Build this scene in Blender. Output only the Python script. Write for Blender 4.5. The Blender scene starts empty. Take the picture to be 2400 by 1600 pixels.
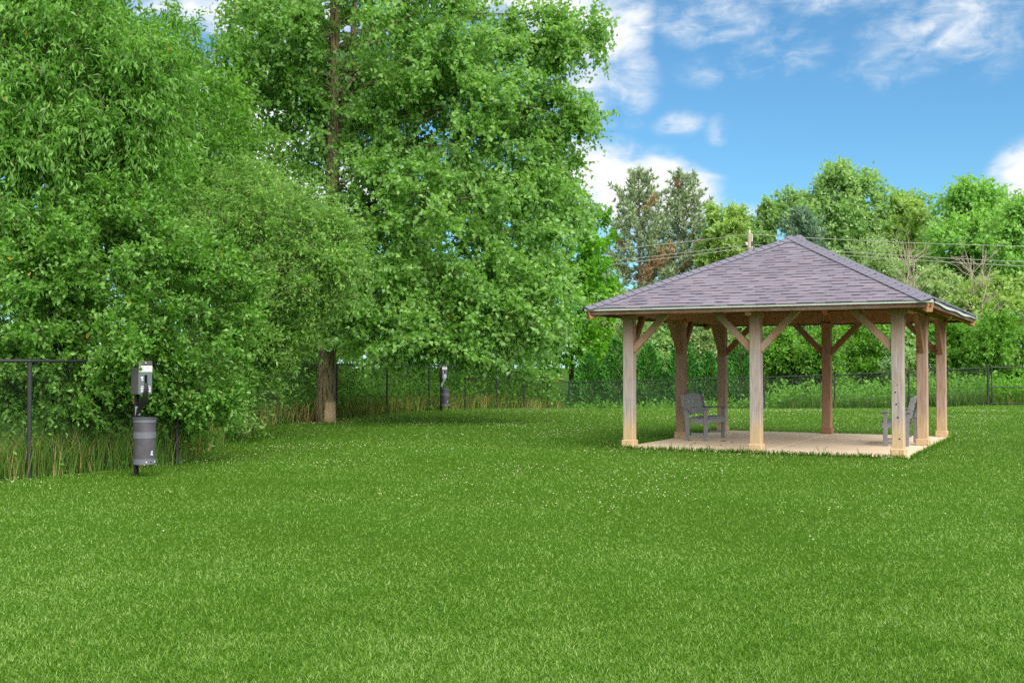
import bpy, bmesh, math
import numpy as np
from mathutils import Vector, Matrix

PI = math.pi
scene = bpy.context.scene
COL = scene.collection

# ------------------------------------------------------------------ camera
CAM_H, F_PX, PITCH = 1.45, 2600.0, 0.023
cam_d = bpy.data.cameras.new('camera')
cam = bpy.data.objects.new('camera', cam_d)
COL.objects.link(cam)
cam.location = (0, 0, CAM_H)
cam.rotation_euler = (PI / 2 + PITCH, 0, 0)
cam_d.sensor_width = 36.0
cam_d.lens = 36.0 * F_PX / 2400.0
cam_d.clip_start = 0.1
cam_d.clip_end = 3000
scene.camera = cam

# ------------------------------------------------------------------ light
SUN_EL, SUN_AZ = math.radians(45), math.radians(152)   # azimuth clockwise from +Y
SKY_STRENGTH, SUN_STRENGTH, SUN_ANGLE, EXPOSURE = 0.078, 2.45, 70.0, 1.5

def at(px, py, Y):
    """world point at depth Y on the sight line of photo pixel (px, py) (survey helper for layout)"""
    xu, yu = (px - 1200) / F_PX, (800 - py) / F_PX
    c, s = math.cos(PITCH), math.sin(PITCH)
    k = Y / (c - s * yu)
    return np.array([xu * k, Y, CAM_H + (s + c * yu) * k])

def nd(nt, typ, **kw):
    n = nt.nodes.new(typ)
    for k, v in kw.items():
        if k.startswith('i_'):
            n.inputs[k[2:].replace('_', ' ')].default_value = v
        else:
            setattr(n, k, v)
    return n

def mathn(nt, op, a, b=None, c=None, clamp=False):
    n = nt.nodes.new('ShaderNodeMath'); n.operation = op; n.use_clamp = clamp
    for i, v in enumerate((a, b, c)):
        if v is None: continue
        if isinstance(v, (int, float)): n.inputs[i].default_value = v
        else: nt.links.new(v, n.inputs[i])
    return n.outputs[0]

def mixc(nt, fac, a, b, blend='MIX'):
    n = nt.nodes.new('ShaderNodeMix'); n.data_type = 'RGBA'; n.blend_type = blend
    for i, v in ((0, fac), (6, a), (7, b)):
        if isinstance(v, (int, float)): n.inputs[i].default_value = v
        elif isinstance(v, tuple): n.inputs[i].default_value = (*v[:3], 1)
        else: nt.links.new(v, n.inputs[i])
    return n.outputs[2]

def ramp(nt, fac, stops, interp='LINEAR'):
    n = nt.nodes.new('ShaderNodeValToRGB'); n.color_ramp.interpolation = interp
    el = n.color_ramp.elements
    while len(el) < len(stops): el.new(0.5)
    for e, (p, c) in zip(el, stops):
        e.position = p; e.color = (*c[:3], 1)
    nt.links.new(fac, n.inputs[0])
    return n.outputs[0]

def smooth(nt, v, lo, hi, out0=0.0, out1=1.0):
    n = nt.nodes.new('ShaderNodeMapRange'); n.interpolation_type = 'SMOOTHSTEP'
    nt.links.new(v, n.inputs[0])
    n.inputs[1].default_value, n.inputs[2].default_value = lo, hi
    n.inputs[3].default_value, n.inputs[4].default_value = out0, out1
    return n.outputs[0]

world = bpy.data.worlds.new('World'); scene.world = world; world.use_nodes = True
wt = world.node_tree; wt.nodes.clear()
sky = nd(wt, 'ShaderNodeTexSky', sky_type='NISHITA', sun_disc=False, sun_elevation=SUN_EL,
         sun_rotation=SUN_AZ, altitude=200, air_density=1.0, dust_density=0.4, ozone_density=2.0)
tc = nd(wt, 'ShaderNodeTexCoord')
DIR = tc.outputs['Generated']
n1 = nd(wt, 'ShaderNodeTexNoise', i_Scale=5.5, i_Detail=9.0, i_Roughness=0.62, i_Distortion=0.35)
n2 = nd(wt, 'ShaderNodeTexNoise', i_Scale=2.0, i_Detail=3.0, i_Roughness=0.5)
mp = nd(wt, 'ShaderNodeMapping'); mp.inputs['Scale'].default_value = (1.0, 1.0, 1.9)
mp.inputs['Location'].default_value = (3.1, 0.7, 1.3)
wt.links.new(DIR, mp.inputs['Vector']); wt.links.new(mp.outputs[0], n1.inputs['Vector']); wt.links.new(mp.outputs[0], n2.inputs['Vector'])
n3 = nd(wt, 'ShaderNodeTexNoise', i_Scale=26.0, i_Detail=6.0, i_Roughness=0.6, i_Distortion=0.6)
wt.links.new(mp.outputs[0], n3.inputs['Vector'])
# cloud banks: (photo px, py, half-width px, half-height px, weight, edge sharpness)
BANKS = [(1470, 455, 150, 80, 1.05), (1380, 415, 110, 75, 1.05), (1590, 470, 90, 62, 0.95), (1650, 490, 45, 36, .75), (1390, 60, 110, 85, 0.78),
         (1370, 210, 90, 90, 0.62), (1480, 190, 60, 90, 0.42), (1690, 50, 150, 60, 0.40), (1850, 110, 100, 60, 0.42),
         (1720, 160, 120, 45, 0.36), (2270, 50, 190, 80, 0.48), (2160, 150, 190, 60, 0.34), (2430, 420, 70, 70, 0.8), (2410, 470, 60, 50, .75),
         (560, 30, 260, 60, 0.9), (620, 300, 150, 200, 0.95), (1300, 30, 120, 120, 0.9), (700, 480, 200, 130, 0.8),
         (1760, 500, 60, 30, 0.6), (1590, 290, 60, 30, 0.36), (1680, 310, 30, 40, 0.3), (900, -60, 500, 60, .8), (1950, -40, 220, 60, .45)]
tot = None
for px, py, hw, hh, w in BANKS:
    v = at(px, py, 1.0); L = np.linalg.norm(v - np.array([0, 0, CAM_H])); d = (v - np.array([0, 0, CAM_H])) / L
    sub = nd(wt, 'ShaderNodeVectorMath', operation='SUBTRACT'); wt.links.new(DIR, sub.inputs[0]); sub.inputs[1].default_value = d
    mul = nd(wt, 'ShaderNodeVectorMath', operation='MULTIPLY'); wt.links.new(sub.outputs[0], mul.inputs[0])
    mul.inputs[1].default_value = (F_PX / hw, 2.0, F_PX / hh)
    ln = nd(wt, 'ShaderNodeVectorMath', operation='LENGTH'); wt.links.new(mul.outputs[0], ln.inputs[0])
    g = smooth(wt, ln.outputs['Value'], 0.0, 1.9, w, 0.0)
    tot = g if tot is None else mathn(wt, 'MAXIMUM', tot, g)
# the unseen rest of the sky gets heavier cloud, added as white fill
sepd = nd(wt, 'ShaderNodeSeparateXYZ'); wt.links.new(DIR, sepd.inputs[0])
front = smooth(wt, sepd.outputs['Y'], 0.55, 0.85, 1.0, 0.0)
fill_clouds = mathn(wt, 'MULTIPLY', smooth(wt, n2.outputs['Fac'], 0.26, 0.50), front)
tot = mathn(wt, 'MAXIMUM', tot, fill_clouds)
fine = mathn(wt, 'ADD', mathn(wt, 'MULTIPLY', mathn(wt, 'SUBTRACT', n1.outputs['Fac'], 0.5), 1.9),
             mathn(wt, 'MULTIPLY', mathn(wt, 'SUBTRACT', n3.outputs['Fac'], 0.5), 0.95))
dens = mathn(wt, 'ADD', tot, mathn(wt, 'MULTIPLY', fine, smooth(wt, tot, 0.0, 0.3)))
cover = smooth(wt, dens, 0.10, 0.80)
skyc = mixc(wt, 1.0, sky.outputs[0], (0.365, 0.61, 0.70), 'MULTIPLY')
cshade = ramp(wt, smooth(wt, mathn(wt, 'ADD', dens, mathn(wt, 'MULTIPLY', n3.outputs['Fac'], 0.5)), 0.4, 1.35), [(0.0, (3.7, 4.1, 4.5)), (1.0, (4.9, 4.95, 5.0))])
skymix = mixc(wt, cover, skyc, cshade)
bg = nd(wt, 'ShaderNodeBackground'); bg.inputs['Strength'].default_value = SKY_STRENGTH
wo = nd(wt, 'ShaderNodeOutputWorld')
wt.links.new(skymix, bg.inputs['Color']); wt.links.new(bg.outputs[0], wo.inputs['Surface'])

sun_d = bpy.data.lights.new('sun', 'SUN'); sun = bpy.data.objects.new('sun', sun_d); COL.objects.link(sun)
sun_d.energy = SUN_STRENGTH; sun_d.angle = math.radians(SUN_ANGLE); sun_d.color = (1.0, 0.955, 0.88)
sdir = Vector((math.sin(SUN_AZ) * math.cos(SUN_EL), math.cos(SUN_AZ) * math.cos(SUN_EL), math.sin(SUN_EL)))
sun.rotation_euler = (-sdir).to_track_quat('-Z', 'Y').to_euler()
sun.location = sdir * 60

vs = scene.view_settings
vs.view_transform = 'Standard'; vs.look = 'None'; vs.gamma = 1.0; vs.use_curve_mapping = False
vs.exposure = EXPOSURE
scene.cycles.use_denoising = False
scene.cycles.max_bounces = 6
scene.cycles.diffuse_bounces = 4
scene.cycles.glossy_bounces = 2
scene.cycles.transmission_bounces = 4
scene.cycles.caustics_reflective = False
scene.cycles.caustics_refractive = False

# ------------------------------------------------------------------ helpers
def tag(o, label=None, cat=None, group=None, kind=None):
    if label: o['label'] = label
    if cat: o['category'] = cat
    if group: o['group'] = group
    if kind: o['kind'] = kind
    return o

def empty(name, loc=(0, 0, 0), rz=0.0, parent=None):
    o = bpy.data.objects.new(name, None); COL.objects.link(o)
    o.location = loc; o.rotation_euler = (0, 0, rz); o.empty_display_size = 0.2
    if parent: o.parent = parent
    return o

def link(name, me, mat=None, parent=None, loc=None, rot=None):
    o = bpy.data.objects.new(name, me); COL.objects.link(o)
    if mat is not None:
        for m in (mat if isinstance(mat, (list, tuple)) else [mat]): me.materials.append(m)
    if parent: o.parent = parent
    if loc is not None: o.location = loc
    if rot is not None: o.rotation_euler = rot
    return o

def np_mesh(name, V, polys, attrs=None, smooth_shade=False, midx=None):
    """polys: list of (m,k) int arrays"""
    me = bpy.data.meshes.new(name)
    V = np.asarray(V, np.float32)
    loops = np.concatenate([p.ravel() for p in polys]).astype(np.int32)
    sizes = np.concatenate([np.full(len(p), p.shape[1], np.int32) for p in polys])
    starts = np.concatenate([[0], np.cumsum(sizes)[:-1]]).astype(np.int32)
    me.vertices.add(len(V)); me.vertices.foreach_set('co', V.ravel())
    me.loops.add(len(loops)); me.loops.foreach_set('vertex_index', loops)
    me.polygons.add(len(sizes)); me.polygons.foreach_set('loop_start', starts)
    try: me.polygons.foreach_set('loop_total', sizes)
    except Exception: pass
    if midx is not None: me.polygons.foreach_set('material_index', np.asarray(midx, np.int32))
    me.polygons.foreach_set('use_smooth', np.full(len(sizes), smooth_shade, bool))
    me.update(calc_edges=True)
    for an, dom, val in (attrs or []):
        a = me.attributes.new(an, 'FLOAT', dom); a.data.foreach_set('value', np.asarray(val, np.float32))
    return me

class MB:
    """collects shapes into one mesh"""
    def __init__(s): s.v = []; s.f = []
    def add(s, vs_, fs_):
        o = len(s.v); s.v += [tuple(map(float, v)) for v in vs_]; s.f += [tuple(i + o for i in f) for f in fs_]; return s
    def box(s, c, d, R=None, ch=0.0):
        hx, hy, hz = d[0] / 2, d[1] / 2, d[2] / 2
        if ch > 0:
            bm = bmesh.new(); bmesh.ops.create_cube(bm, size=1.0)
            for v in bm.verts: v.co = Vector((v.co.x * d[0], v.co.y * d[1], v.co.z * d[2]))
            bmesh.ops.bevel(bm, geom=bm.edges[:], offset=ch, segments=1, affect='EDGES')
            bm.verts.index_update()
            vs_ = [v.co.copy() for v in bm.verts]; fs_ = [tuple(v.index for v in f.verts) for f in bm.faces]; bm.free()
        else:
            vs_ = [Vector((sx * hx, sy * hy, sz * hz)) for sx in (-1, 1) for sy in (-1, 1) for sz in (-1, 1)]
            fs_ = [(0, 1, 3, 2), (4, 6, 7, 5), (0, 4, 5, 1), (2, 3, 7, 6), (0, 2, 6, 4), (1, 5, 7, 3)]
        if R is not None: vs_ = [R @ v for v in vs_]
        c = Vector(c)
        return s.add([v + c for v in vs_], fs_)
    def beam(s, a, b, w, h, up=(0, 0, 1), ch=0.0):
        """box from a to b, width w across, height h along up"""
        a, b = Vector(a), Vector(b); y = (b - a); L = y.length; y.normalize()
        x = y.cross(Vector(up)).normalized(); z = x.cross(y)
        R = Matrix((x, y, z)).transposed()
        return s.box((a + b) / 2, (w, L, h), R, ch)
    def tube(s, pts, rad, n=8, cap=True):
        pts = [Vector(p) for p in pts]
        if not isinstance(rad, (list, tuple, np.ndarray)): rad = [rad] * len(pts)
        vs_, fs_ = [], []
        ref = None
        for i, p in enumerate(pts):
            t = (pts[min(i + 1, len(pts) - 1)] - pts[max(i - 1, 0)]).normalized()
            if ref is None:
                ref = t.orthogonal().normalized()
            ref = (ref - t * ref.dot(t)).normalized(); bi = t.cross(ref)
            for k in range(n):
                a = 2 * PI * k / n
                vs_.append(p + (ref * math.cos(a) + bi * math.sin(a)) * rad[i])
        for i in range(len(pts) - 1):
            for k in range(n):
                k2 = (k + 1) % n
                fs_.append((i * n + k, i * n + k2, (i + 1) * n + k2, (i + 1) * n + k))
        if cap:
            fs_.append(tuple(range(n))[::-1]); fs_.append(tuple((len(pts) - 1) * n + k for k in range(n)))
        return s.add(vs_, fs_)
    def lathe(s, prof, n=24, c=(0, 0, 0)):
        vs_, fs_ = [], []
        for r, z in prof:
            for k in range(n):
                a = 2 * PI * k / n; vs_.append((c[0] + r * math.cos(a), c[1] + r * math.sin(a), c[2] + z))
        for i in range(len(prof) - 1):
            for k in range(n):
                k2 = (k + 1) % n; fs_.append((i * n + k, i * n + k2, (i + 1) * n + k2, (i + 1) * n + k))
        return s.add(vs_, fs_)
    def prism(s, poly, z0, z1, M=None):
        n = len(poly); vs_ = [Vector((x, y, z)) for z in (z0, z1) for x, y in poly]
        fs_ = [tuple(range(n))[::-1], tuple(range(n, 2 * n))] + [(i, (i + 1) % n, n + (i + 1) % n, n + i) for i in range(n)]
        if M is not None: vs_ = [M @ v for v in vs_]
        return s.add(vs_, fs_)
    def mesh(s, name):
        me = bpy.data.meshes.new(name); me.from_pydata(s.v, [], s.f); me.update(); return me
    def build(s, name, mat, parent=None, loc=None, rot=None, smooth_shade=False):
        me = s.mesh(name)
        if smooth_shade:
            me.polygons.foreach_set('use_smooth', np.ones(len(me.polygons), bool))
        return link(name, me, mat, parent, loc, rot)

# ------------------------------------------------------------------ materials
def new_mat(name):
    m = bpy.data.materials.new(name); m.use_nodes = True; nt = m.node_tree; nt.nodes.clear()
    out = nt.nodes.new('ShaderNodeOutputMaterial')
    return m, nt, out

def principled(nt, out, col, rough=0.6, spec=0.3, metal=0.0, bump=None, bstr=0.3, bdist=0.01):
    b = nt.nodes.new('ShaderNodeBsdfPrincipled')
    if isinstance(col, tuple): b.inputs['Base Color'].default_value = (*col, 1)
    else: nt.links.new(col, b.inputs['Base Color'])
    if isinstance(rough, (int, float)): b.inputs['Roughness'].default_value = rough
    else: nt.links.new(rough, b.inputs['Roughness'])
    b.inputs['Specular IOR Level'].default_value = spec; b.inputs['Metallic'].default_value = metal
    if bump is not None:
        bn = nt.nodes.new('ShaderNodeBump'); bn.inputs['Strength'].default_value = bstr; bn.inputs['Distance'].default_value = bdist
        nt.links.new(bump, bn.inputs['Height']); nt.links.new(bn.outputs[0], b.inputs['Normal'])
    if out is not None: nt.links.new(b.outputs[0], out.inputs['Surface'])
    return b

def noise(nt, scale, detail=3.0, rough=0.5, vec=None, mscale=None, dist=0.0, loc=None):
    n = nd(nt, 'ShaderNodeTexNoise', i_Scale=scale, i_Detail=detail, i_Roughness=rough, i_Distortion=dist)
    if vec is None: vec = nd(nt, 'ShaderNodeTexCoord').outputs['Object']
    if mscale or loc:
        m = nd(nt, 'ShaderNodeMapping')
        if mscale: m.inputs['Scale'].default_value = mscale
        if loc is not None:
            if isinstance(loc, tuple): m.inputs['Location'].default_value = loc
            else: nt.links.new(loc, m.inputs['Location'])
        nt.links.new(vec, m.inputs['Vector']); vec = m.outputs[0]
    nt.links.new(vec, n.inputs['Vector'])
    return n.outputs['Fac']

def leaf_mat(name, dark, mid, light, pale=None, trans=0.48, patch=0.5, odd=None, rough=0.45, spec=0.35):
    m, nt, out = new_mat(name)
    at_ = nd(nt, 'ShaderNodeAttribute', attribute_name='rnd')
    geo = nd(nt, 'ShaderNodeNewGeometry')
    pn = noise(nt, patch, 2.0, 0.5, vec=geo.outputs['Position'])
    v = mathn(nt, 'ADD', at_.outputs['Fac'], mathn(nt, 'MULTIPLY', mathn(nt, 'SUBTRACT', pn, 0.5), 0.7), clamp=True)
    stops = [(0.0, dark), (0.5, mid), (0.95, light)]
    c = ramp(nt, v, stops)
    if odd:
        c = mixc(nt, smooth(nt, at_.outputs['Fac'], 0.9965, 0.998), c, odd)
    if pale:
        c = mixc(nt, mathn(nt, 'MULTIPLY', geo.outputs['Backfacing'], 0.75), c, pale)
    b = principled(nt, None, c, rough, spec)
    t = nt.nodes.new('ShaderNodeBsdfTranslucent')
    tcx = mixc(nt, 1.0, c, (1.25, 1.35, 0.6), 'MULTIPLY'); nt.links.new(tcx, t.inputs['Color'])
    mx = nt.nodes.new('ShaderNodeMixShader'); mx.inputs[0].default_value = trans
    nt.links.new(b.outputs[0], mx.inputs[1]); nt.links.new(t.outputs[0], mx.inputs[2]); nt.links.new(mx.outputs[0], out.inputs['Surface'])
    return m

def bark_mat(name, a, b, scar=None, sc=(9, 9, 1.6)):
    m, nt, out = new_mat(name)
    f = noise(nt, 2.2, 6.0, 0.65, mscale=sc)
    c = ramp(nt, f, [(0.41, a), (0.56, b)])
    if scar:
        tcn = nd(nt, 'ShaderNodeTexCoord'); sp = nd(nt, 'ShaderNodeSeparateXYZ'); nt.links.new(tcn.outputs['Object'], sp.inputs[0])
        c = mixc(nt, mathn(nt, 'MULTIPLY', smooth(nt, sp.outputs['Z'], 1.6, 0.2, 0, 0.6), smooth(nt, f, 0.35, 0.6)), c, (0.14, 0.13, 0.035))
        # bare scar low on the camera-right side of the stem
        dd = noise(nt, 3.0, 3.0, 0.6)
        sc_ = mathn(nt, 'MULTIPLY', smooth(nt, mathn(nt, 'ADD', sp.outputs['Z'], mathn(nt, 'MULTIPLY', dd, 0.35)), 0.74, 0.60),
                    smooth(nt, mathn(nt, 'ADD', sp.outputs['X'], mathn(nt, 'MULTIPLY', dd, 0.15)), 0.10, 0.16))
        c = mixc(nt, sc_, c, scar)
    principled(nt, out, c, 0.9, 0.15, bump=f, bstr=0.9, bdist=0.03)
    return m

def wood_mat(name, brown_a, brown_b, gray, stain, seed, post=True, gcol=(0.36, 0.315, 0.30)):
    m, nt, out = new_mat(name)
    tcn = nd(nt, 'ShaderNodeTexCoord'); oi = nd(nt, 'ShaderNodeObjectInfo')
    off = nd(nt, 'ShaderNodeCombineXYZ')
    for i in range(3): nt.links.new(mathn(nt, 'MULTIPLY', oi.outputs['Random'], 17.0 + 5 * i + seed), off.inputs[i])
    ms = (1, 1, 1)
    grain = noise(nt, 6.0, 6.0, 0.62, vec=tcn.outputs['Object'], mscale=(6.5, 6.5, 0.55) if post else (4, 4, 4), dist=0.4, loc=off.outputs[0])
    blot = noise(nt, 2.2, 3.0, 0.5, vec=tcn.outputs['Object'], loc=off.outputs[0])
    c = ramp(nt, grain, [(0.28, brown_a), (0.70, brown_b)])
    geo = nd(nt, 'ShaderNodeNewGeometry')
    if post:
        sp = nd(nt, 'ShaderNodeSeparateXYZ'); nt.links.new(tcn.outputs['Object'], sp.inputs[0])
        zz = mathn(nt, 'ADD', sp.outputs['Z'], mathn(nt, 'MULTIPLY', mathn(nt, 'SUBTRACT', blot, 0.5), 0.35))
        g = ramp(nt, grain, [(0.25, tuple(x * 0.60 for x in gcol)), (0.7, tuple(x * 1.25 for x in gcol))])
        gf = mathn(nt, 'MULTIPLY', smooth(nt, blot, 0.30, 0.62, 0.72, 1.0), smooth(nt, zz, 2.25, 1.55, 0.25, 1.0))
        c = mixc(nt, mathn(nt, 'MULTIPLY', gf, gray, clamp=True), c, g)
        st = ramp(nt, grain, [(0.25, (0.40, 0.27, 0.14)), (0.7, (0.56, 0.42, 0.255))])
        c = mixc(nt, smooth(nt, zz, 0.72, 0.30, 0.0, stain), c, st)
        # knots
        vor = nd(nt, 'ShaderNodeTexVoronoi', i_Scale=3.4); mpv = nd(nt, 'ShaderNodeMapping'); mpv.inputs['Scale'].default_value = (1, 1, 0.75)
        nt.links.new(off.outputs[0], mpv.inputs['Location']); nt.links.new(tcn.outputs['Object'], mpv.inputs['Vector']); nt.links.new(mpv.outputs[0], vor.inputs['Vector'])
        c = mixc(nt, smooth(nt, vor.outputs['Distance'], 0.075, 0.03, 0, 0.75), c, (0.10, 0.055, 0.04))
    else:
        c = mixc(nt, smooth(nt, blot, 0.45, 0.65, 0.0, gray), c, gcol)
    principled(nt, out, c, 0.78, 0.2, bump=grain, bstr=0.25, bdist=0.006)
    return m

def simple(name, col, rough=0.6, spec=0.3, var=0.15, sc=6.0, metal=0.0, bs=0.15):
    m, nt, out = new_mat(name)
    f = noise(nt, sc, 5.0, 0.6)
    c = ramp(nt, f, [(0.25, tuple(x * (1 - var) for x in col)), (0.75, tuple(min(1, x * (1 + var)) for x in col))])
    principled(nt, out, c, rough, spec, metal, bump=f, bstr=bs, bdist=0.004)
    return m

M = {}
M['black_paint'] = simple('black_paint', (0.022, 0.022, 0.026), 0.42, 0.5, 0.3, 20)
M['wire'] = simple('black_wire', (0.020, 0.022, 0.022), 0.5, 0.4)
M['bench'] = simple('grey_recycled_plastic', (0.205, 0.205, 0.222), 0.55, 0.35, 0.18, 9)
M['can'] = simple('charcoal_powder_coat', (0.066, 0.062, 0.075), 0.5, 0.4, 0.28, 7)
M['can_band'] = simple('grey_band', (0.115, 0.122, 0.145), 0.45, 0.4, 0.15, 9)
M['box_face'] = simple('grey_green_plate', (0.105, 0.130, 0.145), 0.45, 0.4, 0.12, 9)
M['box_side'] = simple('grey_box', (0.075, 0.070, 0.078), 0.5, 0.4, 0.12, 9)
M['white'] = simple('white_print', (0.78, 0.77, 0.78), 0.6, 0.3, 0.04)
M['ink'] = simple('dark_ink', (0.03, 0.03, 0.035), 0.7, 0.2)
M['ink_grey'] = simple('grey_ink', (0.25, 0.25, 0.27), 0.7, 0.2)
M['slot'] = simple('slot_black', (0.006, 0.006, 0.006), 0.8, 0.1)
M['bag'] = simple('black_film', (0.02, 0.02, 0.02), 0.3, 0.5, 0.3, 30)
M['bag_pale'] = simple('pale_film', (0.45, 0.45, 0.52), 0.35, 0.5, 0.2, 30)
M['sticker_blue'] = simple('blue_sticker', (0.10, 0.22, 0.42), 0.5, 0.3)
M['red_ink'] = simple('red_ink', (0.45, 0.05, 0.05), 0.5, 0.3)
M['drip'] = simple('pale_drip_edge', (0.47, 0.52, 0.46), 0.35, 0.5, 0.05, 3)
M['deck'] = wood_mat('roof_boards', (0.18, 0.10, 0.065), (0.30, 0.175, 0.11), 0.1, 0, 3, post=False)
M['fascia'] = wood_mat('fascia_shaded', (0.10, 0.058, 0.038), (0.17, 0.10, 0.066), 0.2, 0, 3, post=False)  # darker copy of the deck tone: eave shade put into the colour
M['beam'] = wood_mat('beam_cedar', (0.30, 0.145, 0.072), (0.48, 0.26, 0.14), 0.25, 0, 1, post=False, gcol=(0.33, 0.25, 0.20))
M['tail'] = wood_mat('rafter_cedar', (0.36, 0.17, 0.085), (0.52, 0.27, 0.14), 0.1, 0, 2, post=False)
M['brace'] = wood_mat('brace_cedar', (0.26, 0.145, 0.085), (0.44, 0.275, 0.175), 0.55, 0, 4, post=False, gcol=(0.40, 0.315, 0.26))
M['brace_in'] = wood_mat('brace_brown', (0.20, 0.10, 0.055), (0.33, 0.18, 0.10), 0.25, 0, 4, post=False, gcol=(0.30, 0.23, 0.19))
M['post_grey'] = wood_mat('post_grey', (0.28, 0.16, 0.10), (0.42, 0.27, 0.18), 0.95, 0.95, 5)
M['post_pink'] = wood_mat('post_pinkish', (0.26, 0.13, 0.075), (0.42, 0.25, 0.16), 0.55, 0.75, 6, gcol=(0.42, 0.33, 0.29))
M['post_brown'] = wood_mat('post_brown', (0.23, 0.115, 0.062), (0.38, 0.205, 0.115), 0.2, 0.2, 7)
M['post_mid'] = wood_mat('post_mid', (0.25, 0.14, 0.08), (0.38, 0.24, 0.15), 0.35, 0.6, 8)
M['plinth_tan'] = wood_mat('plinth_tan', (0.42, 0.28, 0.15), (0.60, 0.44, 0.27), 0.1, 0, 9, post=False)
M['plinth_brown'] = wood_mat('plinth_brown', (0.24, 0.10, 0.055), (0.40, 0.20, 0.11), 0.1, 0, 9, post=False)
M['pole_wood'] = simple('grey_pole_wood', (0.27, 0.235, 0.18), 0.9, 0.1, 0.2, 3)
M['cable'] = simple('pale_cable', (0.27, 0.29, 0.24), 0.6, 0.3)
M['porcelain'] = simple('porcelain', (0.6, 0.6, 0.6), 0.3, 0.5)
M['dead_leaf'] = simple('dead_leaf', (0.14, 0.075, 0.04), 0.8, 0.1, 0.4, 30)
M['orange_leaf'] = simple('orange_leaf', (0.52, 0.16, 0.045), 0.7, 0.2, 0.3, 30)
M['clover'] = simple('clover_white', (0.44, 0.49, 0.27), 0.8, 0.2, 0.1, 60)
M['bare_wood'] = simple('bare_pale_twigs', (0.36, 0.31, 0.24), 0.9, 0.1, 0.25, 3)

SH = []
for i, c in enumerate([(0.158, 0.143, 0.180), (0.176, 0.157, 0.196), (0.190, 0.166, 0.200), (0.166, 0.150, 0.190), (0.180, 0.166, 0.206), (0.150, 0.136, 0.172)]):
    m, nt, out = new_mat('shingle_tone_%d' % i)
    geo = nd(nt, 'ShaderNodeNewGeometry')
    f = noise(nt, 95.0, 2.0, 0.7, vec=geo.outputs['Position'])
    f2 = noise(nt, 1.3, 3.0, 0.6, vec=geo.outputs['Position'])
    cc = ramp(nt, mathn(nt, 'ADD', mathn(nt, 'MULTIPLY', f, 0.7), mathn(nt, 'MULTIPLY', f2, 0.4)), [(0.3, tuple(x * 0.66 for x in c)), (0.8, tuple(x * 1.34 for x in c))])
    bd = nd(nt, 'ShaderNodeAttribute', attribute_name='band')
    cc = mixc(nt, smooth(nt, bd.outputs['Fac'], 0.30, 0.72, 0.0, 0.8), cc, (0.035, 0.030, 0.042))  # band darkens cut edges and paints in the shadow lines
    principled(nt, out, cc, 0.92, 0.12, bump=f, bstr=0.5, bdist=0.004)
    SH.append(m)
m, nt, out = new_mat('hip_cap_grey')
geo = nd(nt, 'ShaderNodeNewGeometry')
f = noise(nt, 90.0, 2.0, 0.7, vec=geo.outputs['Position'])
principled(nt, out, ramp(nt, f, [(0.3, (0.125, 0.120, 0.155)), (0.75, (0.20, 0.195, 0.245))]), 0.92, 0.12, bump=f, bstr=0.5, bdist=0.004)
M['hip'] = m

m, nt, out = new_mat('concrete')
f = noise(nt, 1.1, 5.0, 0.6); f2 = noise(nt, 28.0, 4.0, 0.6)
c = ramp(nt, f, [(0.3, (0.68, 0.53, 0.37)), (0.7, (0.80, 0.65, 0.48))])
c = mixc(nt, mathn(nt, 'MULTIPLY', f2, 0.35), c, (0.50, 0.41, 0.32))
principled(nt, out, c, 0.85, 0.2, bump=f2, bstr=0.2, bdist=0.004)
M['concrete'] = m

m, nt, out = new_mat('lawn_soil')
geo = nd(nt, 'ShaderNodeNewGeometry')
f = noise(nt, 0.35, 4.0, 0.55, vec=geo.outputs['Position']); f2 = noise(nt, 40.0, 4.0, 0.65, vec=geo.outputs['Position'])
c = ramp(nt, f2, [(0.3, (0.016, 0.046, 0.002)), (0.72, (0.060, 0.135, 0.010))])
c = mixc(nt, smooth(nt, f, 0.42, 0.62, 0, 0.45), c, (0.036, 0.105, 0.005))
principled(nt, out, c, 0.95, 0.05, bump=f2, bstr=0.6, bdist=0.02)
sp_ = nd(nt, 'ShaderNodeVectorMath', operation='DISTANCE'); nt.links.new(geo.outputs['Position'], sp_.inputs[0]); sp_.inputs[1].default_value = ((762 - 1200) / F_PX * 29.8, 29.6, 0.0)
f3 = noise(nt, 5.0, 3.0, 0.6, vec=geo.outputs['Position'])
bare_ = smooth(nt, mathn(nt, 'ADD', sp_.outputs['Value'], mathn(nt, 'MULTIPLY', f3, 0.9)), 1.35, 0.9)
c2 = mixc(nt, bare_, c, (0.13, 0.09, 0.05))
for l_ in list(nt.links):
    if l_.to_socket.name == 'Base Color': nt.links.new(c2, l_.to_socket)
M['soil'] = m

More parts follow.
